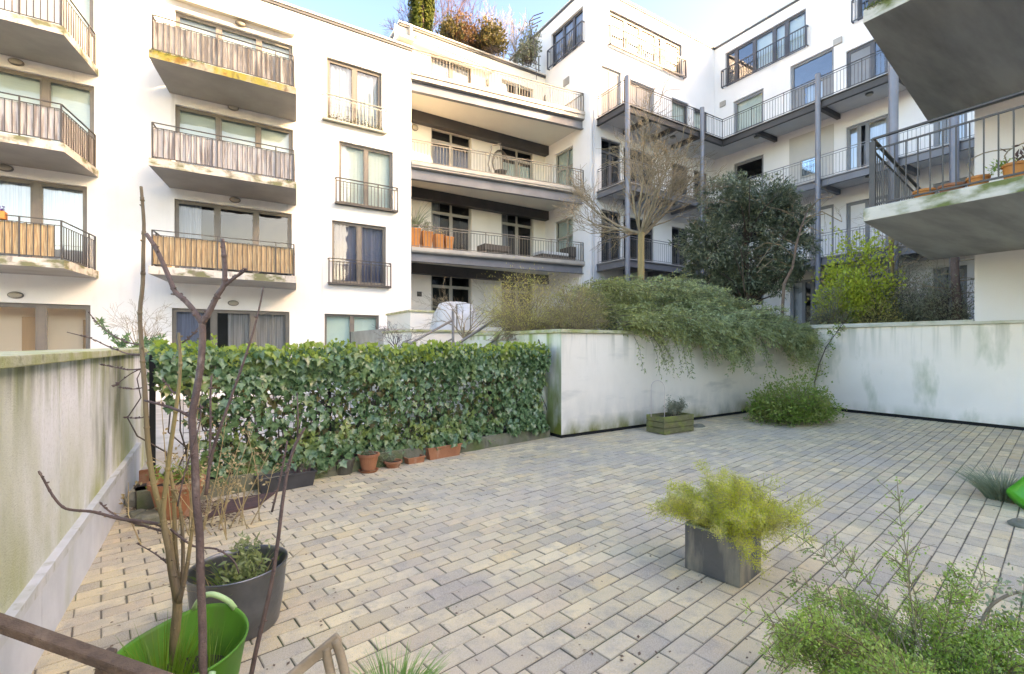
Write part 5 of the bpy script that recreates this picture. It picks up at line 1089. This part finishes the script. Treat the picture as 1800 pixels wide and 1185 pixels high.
def stem(name, lab, trunk, br, mat, base=None):
    t = empty(name, base or trunk[0][0], lab, 'sapling'); s = MB(); pts = []; rs = []
    for (p, r) in trunk: pts.append(p); rs.append(r)
    s.tube(pts, rs, 9, cap=True); buds(s, pts, rs[0]*.9); s.build('trunk', mat, t, smooth=True)
    for (pp, r0, r1) in br:
        s = MB()
        if len(pp) > 5: buds(s, pp, r0, 9)
        k = len(pp); s.tube(pp, [r0+(r1-r0)*i/(k-1) for i in range(k)], 7); 
        for i in range(2, k-1, 4): s.tube([pp[i]-(pp[i]-pp[i-1]).normalized()*r0*.7, pp[i], pp[i]+(pp[i+1]-pp[i]).normalized()*r0*.7], [r0*.8, (r0+(r1-r0)*i/(k-1))*1.22, r0*.7], 7)
        s.build('branch', BARKP if r0 < .008 else mat, t, smooth=True)
    return t
A = lambda d, *uv: [at(u, v, d) for u, v in uv]
def buds(s, pts, r, n=14):
    for i in range(n):
        k = rnd.randint(1, len(pts)-2); p = pts[k].lerp(pts[k+1], rnd.random()); v = Vector((rnd.gauss(0, 1), rnd.gauss(0, 1), .3)).normalized(); rr = r*(1-.5*k/len(pts)); s.tube([p+v*rr*.5, p+v*(rr+.004), p+v*(rr+.010)], [.0045, .004, .0008], 5)
def path(d, uv): return [at(u, v, d) for u, v in uv]
def sm(pts, k=3):  # catmull-rom smoothing
    out = []; n = len(pts)
    for i in range(n-1):
        p0, p1, p2, p3 = pts[max(i-1, 0)], pts[i], pts[i+1], pts[min(i+2, n-1)]
        for j in range(k): t_ = j/k; out.append(.5*((2*p1)+(-p0+p2)*t_+(2*p0-5*p1+4*p2-p3)*t_*t_+(-p0+3*p1-3*p2+p3)*t_**3))
    return out+[pts[-1]]
D1 = 2.05
tr_ = sm(path(D1, [(308, 1168), (307, 1120), (312, 1060), (302, 1000), (296, 950), (290, 930)]))
stem('fig_sapling', 'olive multi-stemmed bare sapling in the lime-green tub, its longest shoot reaching highest', [(p, .021-.008*i/len(tr_)) for i, p in enumerate(tr_)],
     [(sm(path(D1, [(290, 932), (285, 905), (270, 850), (260, 780), (255, 690), (249, 610), (246, 550), (251, 500), (252, 440), (253, 395), (250, 350), (248, 328)])), .0115, .0058),
      (sm(path(D1-.03, [(312, 1055), (300, 985), (287, 915), (292, 850), (302, 770), (312, 700), (317, 640), (314, 585)])), .0125, .0055),
      (sm(path(D1+.04, [(316, 1050), (308, 960), (306, 880), (300, 830)])), .011, .006),
      (sm(path(D1-.05, [(315, 1060), (328, 1000), (338, 930), (345, 880)])), .010, .005),
      (sm(path(D1+.03, [(318, 1045), (322, 980), (318, 900), (305, 860)])), .009, .005),
      (sm(path(D1-.02, [(297, 955), (285, 925), (250, 917), (210, 912), (165, 900), (130, 897), (110, 891), (92, 870), (78, 845), (68, 828)])), .0075, .004),
      (sm(path(D1-.01, [(290, 935), (255, 925), (215, 912), (190, 897), (178, 886)])), .005, .003),
      (sm(path(D1, [(246, 606), (225, 602), (200, 590), (175, 572), (155, 548)])), .0035, .002),
      (sm(path(D1, [(247, 624), (225, 622), (190, 609), (160, 595), (118, 584)])), .0038, .002),
      (sm(path(D1, [(254, 648), (225, 650), (200, 645), (176, 641)])), .003, .002), (sm(path(D1, [(256, 645), (230, 657), (200, 680)])), .0028, .0018),
      (sm(path(D1, [(258, 680), (235, 684), (211, 681)])), .0028, .0022), (sm(path(D1, [(262, 733), (240, 735), (218, 734)])), .0024, .002),
      (sm(path(D1, [(310, 693), (300, 685), (285, 663)])), .003, .002), (sm(path(D1, [(320, 603), (335, 592), (350, 575)])), .0035, .002),
      (sm(path(D1+.02, [(300, 930), (340, 960), (380, 965), (410, 985), (420, 1008)])), .005, .003), (sm(path(D1, [(305, 1000), (275, 975), (240, 955)])), .004, .002)], BARKO, at(308, 1168, D1))
D2 = 1.82
tr_ = sm(path(D2, [(362, 1228), (357, 1185), (356, 1100), (352, 1000), (351, 940), (345, 880), (343, 820), (339, 760), (338, 730), (345, 690), (353, 640), (356, 590), (355, 568)]))
stem('forked_sapling', 'purple-brown bare sapling with a Y-shaped pruned fork in the lime-green tub', [(p, .0148-.003*i/len(tr_)) for i, p in enumerate(tr_)],
     [(sm(path(D2, [(355, 568), (340, 545), (322, 525), (308, 513), (298, 490), (283, 455), (270, 430), (257, 411)])), .0105, .0075),
      (sm(path(D2, [(355, 570), (368, 548), (382, 520), (394, 500), (395, 470), (393, 440), (391, 420)])), .0115, .007), (sm(path(D2, [(394, 503), (410, 490), (424, 480), (434, 473)])), .007, .005),
      (path(D2, [(312, 518), (301, 517)]), .005, .003), (sm(path(D2, [(334, 733), (315, 722), (285, 712), (254, 704)])), .006, .004),
      (sm(path(D2-.02, [(312, 890), (325, 830), (338, 790), (352, 740), (352, 710)])), .003, .002)], BARKP, at(362, 1228, D2))
D3 = 1.95
tb = onZ(440, 1330, 0); 
stem('thin_sapling', 'slim brown bare stem rising at the right of the galvanised tub', [(p, .010-.003*i/12) for i, p in enumerate(sm(path(D3, [(432, 1270), (442, 1185), (458, 1110), (470, 1060), (480, 1010), (490, 940), (497, 880), (507, 820), (520, 780), (536, 752)]), 2))],
     [(sm(path(D3, [(455, 1115), (462, 1112)])), .003, .002), (path(D3, [(523, 775), (524, 730), (522, 690)]), .004, .002), (sm(path(D3, [(463, 505), (455, 545), (440, 600), (420, 660), (395, 730), (372, 800), (362, 870)])), .003, .007), (sm(path(D3+.1, [(366, 860), (370, 760), (370, 700), (372, 660)])), .005, .004), (sm(path(D3+.2, [(505, 775), (495, 830), (478, 900)])), .004, .005)], BARKP, at(432, 1270, D3))
c = at(432, 1275, D3); c = Vector((c.x, c.y, 0)); t = empty('plant_pot', c, 'dark pot holding the slim brown stem at the bottom edge', 'pot'); pot(t, c, .07, .09, .13, BLKP)

# ================================================================ FOREGROUND FURNITURE FRAGMENTS
def chair(name, lab, cat, boards, mat):
    t = empty(name, boards[0][1][0]*1, lab, cat); t.location.z = 0
    for (nm, pts, w_, h_, m) in boards:
        s = MB(); s.bar(pts[0], pts[1], w_, h_); s.build(nm, m, t, bevel=.005)
    return t
a0 = at(-60, 1074, 1.16); a1 = at(330, 1212, 1.12); v = (a1-a0); lp = a0.lerp(a1, .56)+Vector((.03, .05, -.03)); dn = lambda p, z, off=Vector((0, 0, 0)): Vector((p.x+off.x, p.y+off.y, z))
sid = -fw*.42
chair('folding_chair', 'weathered dark timber garden chair whose armrest crosses the lower left corner', 'chair',
      [('armrest', (a0, a1), .034, .024, OAK), ('leg', (lp, dn(lp, 0, rt*-.18)), .034, .026, OAK), ('armrest', (a0+sid, a1+sid), .045, .036, OAK), ('leg', (lp+sid, dn(lp+sid, 0, rt*-.18)), .034, .026, OAK),
       ('leg', (a1-v*.03-Vector((0, 0, .02)), dn(a1, 0, rt*-.3)), .034, .026, OAK), ('leg', (a1-v*.03+sid-Vector((0, 0, .02)), dn(a1+sid, 0, rt*-.3)), .034, .026, OAK),
       ('seat', (dn(a0.lerp(a1, .3)+sid*.5, .43), dn(a1+sid*.5, .43)), .40, .02, OAK)], OAK)
b0 = at(470, 1225, 1.28); b1 = at(597, 1118, 1.36)
t = chair('garden_stool', 'small timber garden stool frame with pale rounded poles at the bottom edge', 'stool',
      [('top_rail', (b0, b1), .014, .03, OAKL), ('top_rail', (b0+rt*.1-fw*.42, b1+rt*.1-fw*.42), .02, .042, OAKL)], OAKL)
for uv, e in (([(572, 1138), (576, 1160), (590, 1230), (600, 1330)], 0), ([(588, 1124), (598, 1150), (612, 1215), (622, 1330)], .01)):
    s = MB(); q = path(1.345+e, uv); s.tube(sm(q)+[Vector((q[-1].x, q[-1].y, 0))], .013, 10); s.build('pole', OAKL, t, smooth=True)
for p in (b0, b0+rt*.1-fw*.42, b1+rt*.08-fw*.42): s = MB(); s.tube([p-Vector((0, 0, .02)), Vector((p.x, p.y, 0))], .013, 10); s.build('pole', OAKL, t, smooth=True)
# grass pot at the bottom edge
c = at(690, 1225, 1.72); t = empty('potted_grass', (c.x, c.y, 0), 'bright green grassy tuft just rising over the bottom edge beside the stool', 'potted plant'); pot(t, Vector((c.x, c.y, 0)), .1, .14, c.z-.02, TERR); blades(t, c-Vector((0, 0, .03)), .13, .16, 420, leafm('fresh_blade', (.16, .34, .07), (.26, .45, .12), 14, .5, .4), .9, .003)
# big near shrub lower right
c = onZ(1640, 1330, .0); c = at(1640, 1255, 1.78); c.z = .27; pc = Vector((c.x, c.y, 0)); t = empty('near_shrub', pc, 'large fine-leaved green shrub with arching sprays filling the lower right corner', 'shrub')
pot(t, pc, .16, .22, .26, TERR); sp = []; g = random.Random(15)
for i in range(66):
    a = g.uniform(0, 6.28); k = g.uniform(.3, 1.0); sp.append(((math.cos(a)*k, math.sin(a)*k, g.uniform(.18, .52)), g.uniform(.3, .58)))
sp2 = []
for tx, ty, dd_ in ((1350, 1045, 2.05), (1425, 942, 2.3), (1515, 885, 2.3), (1400, 1035, 2.1), (1500, 950, 2.2), (1800, 1010, 2.0), (1370, 1150, 1.75), (1460, 1000, 2.0), (1560, 960, 2.1), (1385, 1090, 1.9)):
    e = at(tx, ty, dd_)-c; sp2.append((e.normalized()+Vector((0, 0, .12)), e.length*1.03))
wispy(t, c, sp, NEAR, M('brown_olive_twig', (.22, .20, .09), (.28, .2, .1), 8, .8), .0115, 16, per=15, sub=12, droop=.12, rr=.005, jit=.014)
wispy(t, c, sp2, NEAR, bpy.data.materials['brown_olive_twig'], .012, 17, per=8, sub=6, droop=.10, rr=.0045, jit=.010)
# bare branch entering from the right
t = empty('lilac_branch', at(1730, 1075, 1.9), 'grey-green leafy branch curving up at the right edge above the near shrub', 'branch'); s = MB(); q = sm(path(1.9, [(1690, 1180), (1727, 1090), (1745, 1062), (1775, 1045), (1800, 1040), (1860, 1030)])); s.tube(q, .006, 6); s.build('branch', OAKL, t)
P = []
for i in range(170): k = rnd.randint(5, len(q)-1); P.append(q[k]+Vector([rnd.gauss(0, .035) for _ in range(3)]))
leaves('foliage', P, unit(170), unit(170), .018, leafm('grey_leaf', (.24, .30, .15), (.36, .42, .24), 9), t, OVAL)
# right edge: ornamental grass, tipped green tub
c = onZ(1775, 880); t = empty('ornamental_grass', c, 'blue-green tuft of ornamental grass beside the tipped green tub', 'plant'); blades(t, c+Vector((0, .05, 0)), .14, .42, 650, BGRS, .8, .004); blades(t, c-fw*.10+rt*.03, .10, .2, 200, leafm('rusty_grass', (.32, .20, .05), (.24, .2, .06), 9), 1.1, .004, 'rusty_blades')
c = onZ(1816, 898); t = empty('tipped_tub', c, 'bright green flexible tub lying tipped over at the right edge', 'tub'); tilt = Matrix.Rotation(R(62), 3, Vector((st, ct, 0)))
o_ = (rt*.8+Vector((0, 0, .6))-fw*.25).normalized(); tilt = o_.to_track_quat('-Z', 'Y').to_matrix(); cc = c+Vector((0, 0, .16))-rt*.02
s = MB(); s.lathe(cc, [(.001, .13), (.11, .128), (.12, .11), (.145, -.04), (.148, -.045), (.15, -.06), (.16, -.125), (.166, -.135), (.16, -.135), (.14, -.05), (.11, .1), (.001, .105)], 32, tilt=tilt); s.build('tub', LIMEB, t, smooth=True)
s = MB(); s.tube([cc+tilt@Vector((.162*math.cos(a), .162*math.sin(a), -.13-.09*math.sin((a-1.1)/1.2*3.14))) for a in [1.1+1.2*i/10 for i in range(11)]], .013, 7); s.build('handle', LIMEB, t, smooth=True)
s = MB(); 
for i in range(26): a = cc+tilt@Vector((rnd.gauss(0, .07), rnd.gauss(0, .07), .0)); s.tube([a, a+tilt@Vector((rnd.gauss(0, .06), rnd.gauss(0, .06), -.28))], .004, 4)
s.build('dry_stalks', STRAW, t)
p = onZ(1795, 925); s = MB(); s.lathe(p, [(.001, .06), (.05, .055), (.09, .02), (.08, 0)], 12); tag(s.build('stone', STONE, smooth=True), 'rounded pale stone in front of the tipped green tub', 'stone')

# ================================================================ THINGS ON THE TERRACES
def tubpot(u0, u1, vt, vb, Y, mat, lab, plant=None):
    a = onY(u0, vb, Y); b = onY(u1, vb, Y); c = (a+b)/2; c.z = 5.24; r_ = (b.x-a.x)/2; h = onY(u0, vt, Y).z-5.24
    t = empty('tall_planter', c, lab, 'planter', 'orange planters on the loggia'); s = MB(); q = lambda r, z: [(c.x+i*r, c.y+j*r, c.z+z) for i, j in ((-1, -1), (1, -1), (1, 1), (-1, 1))]
    rr_ = [q(r_*.72, 0), q(r_, h), q(r_*.85, h), q(r_*.82, h-.05)]; s.add(sum(rr_, []), [(3, 2, 1, 0)]+[(k*4+i, k*4+(i+1) % 4, (k+1)*4+(i+1) % 4, (k+1)*4+i) for k in range(3) for i in range(4)]+[(12, 13, 14, 15)]); s.build('pot', mat, t, bevel=.012)
    if plant: tuft(t, Vector((c.x, c.y, c.z+h)), .3, plant[0], plant[1], plant[2], plant[3])
    return t, c, h
t, c, h = tubpot(719.5, 737, 401, 429, 17.35, TERO, 'leftmost orange square planter with a dark palm on the loggia balcony')
blades(t, c+Vector((0, 0, h)), .1, 1.3, 60, EVER, .7, .02, 'palm_leaves')
tubpot(739, 758, 407, 430, 17.35, TERO, 'second orange square planter, with green plant, on the loggia balcony', (.35, 200, DUSK, .12))
tubpot(762, 778, 412, 432, 17.35, TERO, 'third orange planter from the left, with pale twigs, on the loggia balcony', (.2, 60, STRAW, .1))
tubpot(780, 795, 416, 433, 17.35, TERO, 'rightmost and smallest orange planter, empty, on the loggia balcony')
a = onY(848, 440, 17.3); b = onY(893, 440, 17.3); WK = M('dark_wicker', (.07, .055, .045), (.10, .08, .065), 30, .7, .5, 80)
t = empty('lounge_table', ((a.x+b.x)/2, 17.3, 5.24), 'dark wicker low table on the loggia balcony right of the planters', 'table'); s = MB(); s.box(a.x, b.x, 17.1, 17.8, 5.5, 5.74); s.build('table_top', WK, t, bevel=.01)
for x in (a.x+.05, b.x-.1):
    for y in (17.13, 17.7): s = MB(); s.box(x, x+.06, y, y+.06, 5.24, 5.5); s.build('leg', WK, t)
a = onY(950, 450, 16.8); b = onY(1012, 450, 16.8); t = empty('lounge_sofa', ((a.x+b.x)/2, 16.8, 5.24), 'dark wicker lounge sofa with white cushions at the right end of the loggia balcony', 'sofa')
s = MB(); s.box(a.x, b.x-.05, 16.65, 17.4, 5.25, 5.52); s.build('base', WK, t, bevel=.01); s = MB(); s.box(a.x+.02, b.x-.5, 16.67, 17.38, 5.523, 5.66); s.build('cushion', M('white_cushion', (.6, .6, .58), None, 3, .9), t, bevel=.03); s = MB(); s.box(b.x-.45, b.x-.07, 16.6, 17.4, 5.523, 5.98); s.build('backrest', WK, t, bevel=.02)
a = onY(880, 262, 17.5); t = empty('hanging_chair', (a.x, 17.5, 8.42), 'dark hanging egg chair on its curved stand in the second-level loggia', 'chair'); s = MB()
s.tube([(a.x-.3, 17.6, 8.45), (a.x-.55, 17.6, 9.2), (a.x-.4, 17.55, 10.0), (a.x, 17.5, 10.15)], .03, 6); s.build('stand', RAILC, t); s = MB(); s.tube([(a.x, 17.5, 10.15), (a.x, 17.5, 9.9)], .012, 5)
for i in range(14):
    th_ = math.pi*i/14; s.tube([Vector((a.x+math.cos(th_)*.38*math.sin(k*math.pi/8), 17.5+math.sin(th_)*.3*math.sin(k*math.pi/8), 9.9-.55*(1-math.cos(k*math.pi/8)))) for k in range(9)], .012, 4)
s.build('basket', WK, t); s = MB(); s.lathe((a.x, 17.5, 8.86), [(.001, 0), (.25, .05), (.28, .12), (.001, .14)], 14); s.build('cushion', BLKP, t)
# clay troughs on the near right balcony
for i, (u0, u1, v, h, lab) in enumerate(((1606, 1644, 342, .09, 'leftmost shallow terracotta bowl on the lower concrete balcony'), (1650, 1697, 334, .08, 'second shallow terracotta bowl from the left on the lower concrete balcony'), (1699, 1740, 320, .11, 'third terracotta bowl, with a bare twig, on the lower concrete balcony'), (1761, 1812, 304, .17, 'deepest terracotta bowl with green plants at the right end of the lower balcony'))):
    X = 8.27; a = onX(u0, v, X); b = onX(u1, v, X); c = Vector((X, (a.y+b.y)/2, 3.575)); r_ = abs(a.y-b.y)/2
    t = empty('plant_bowl', c, lab, 'pot', 'terracotta bowls on the lower concrete balcony'); pot(t, c, r_*.8, r_, h+.05, TERO if i != 1 else TERR, .02)
    if i >= 2:
        s = MB(); s.tube(sm([c+Vector((0, 0, .1)), c+Vector((0, .1, .35)), c+Vector((0, -.05, .45)), c+Vector((0, -.3, .42))]), .008, 5); s.build('twig', TWIG, t)
    if i == 3: tuft(t, c+Vector((0, .12, .14)), .12, .14, 160, BUSH, .05); tuft(t, c+Vector((0, -.1, .14)), .12, .3, 60, TWIGR, .08, 'dry_foliage')
# moss cushions on the concrete edges
def moss(par, pts, n, seed):
    g_ = np.random.default_rng(seed); a, b = np.array(pts[0]), np.array(pts[1]); f = g_.uniform(0, 1, n)[:, None]; P = a*(1-f)+b*f+g_.normal(size=(n, 3))*[.03, .03, .02]
    leaves('moss', P, unit(n), unit(n)+[0, 0, 1], g_.uniform(.01, .03, n), leafm('moss_tuft', (.18, .2, .03), (.10, .14, .03), 12) if 'moss_tuft' not in bpy.data.materials else bpy.data.materials['moss_tuft'], par, DIAM)
moss(bn, ((7.99, 3.12, 6.44), (7.97, 2.2, 6.44)), 1500, 1)
moss(bl, ((-1.34, YB+.01, 9.1), (-.1, YB+.01, 9.1)), 900, 3)
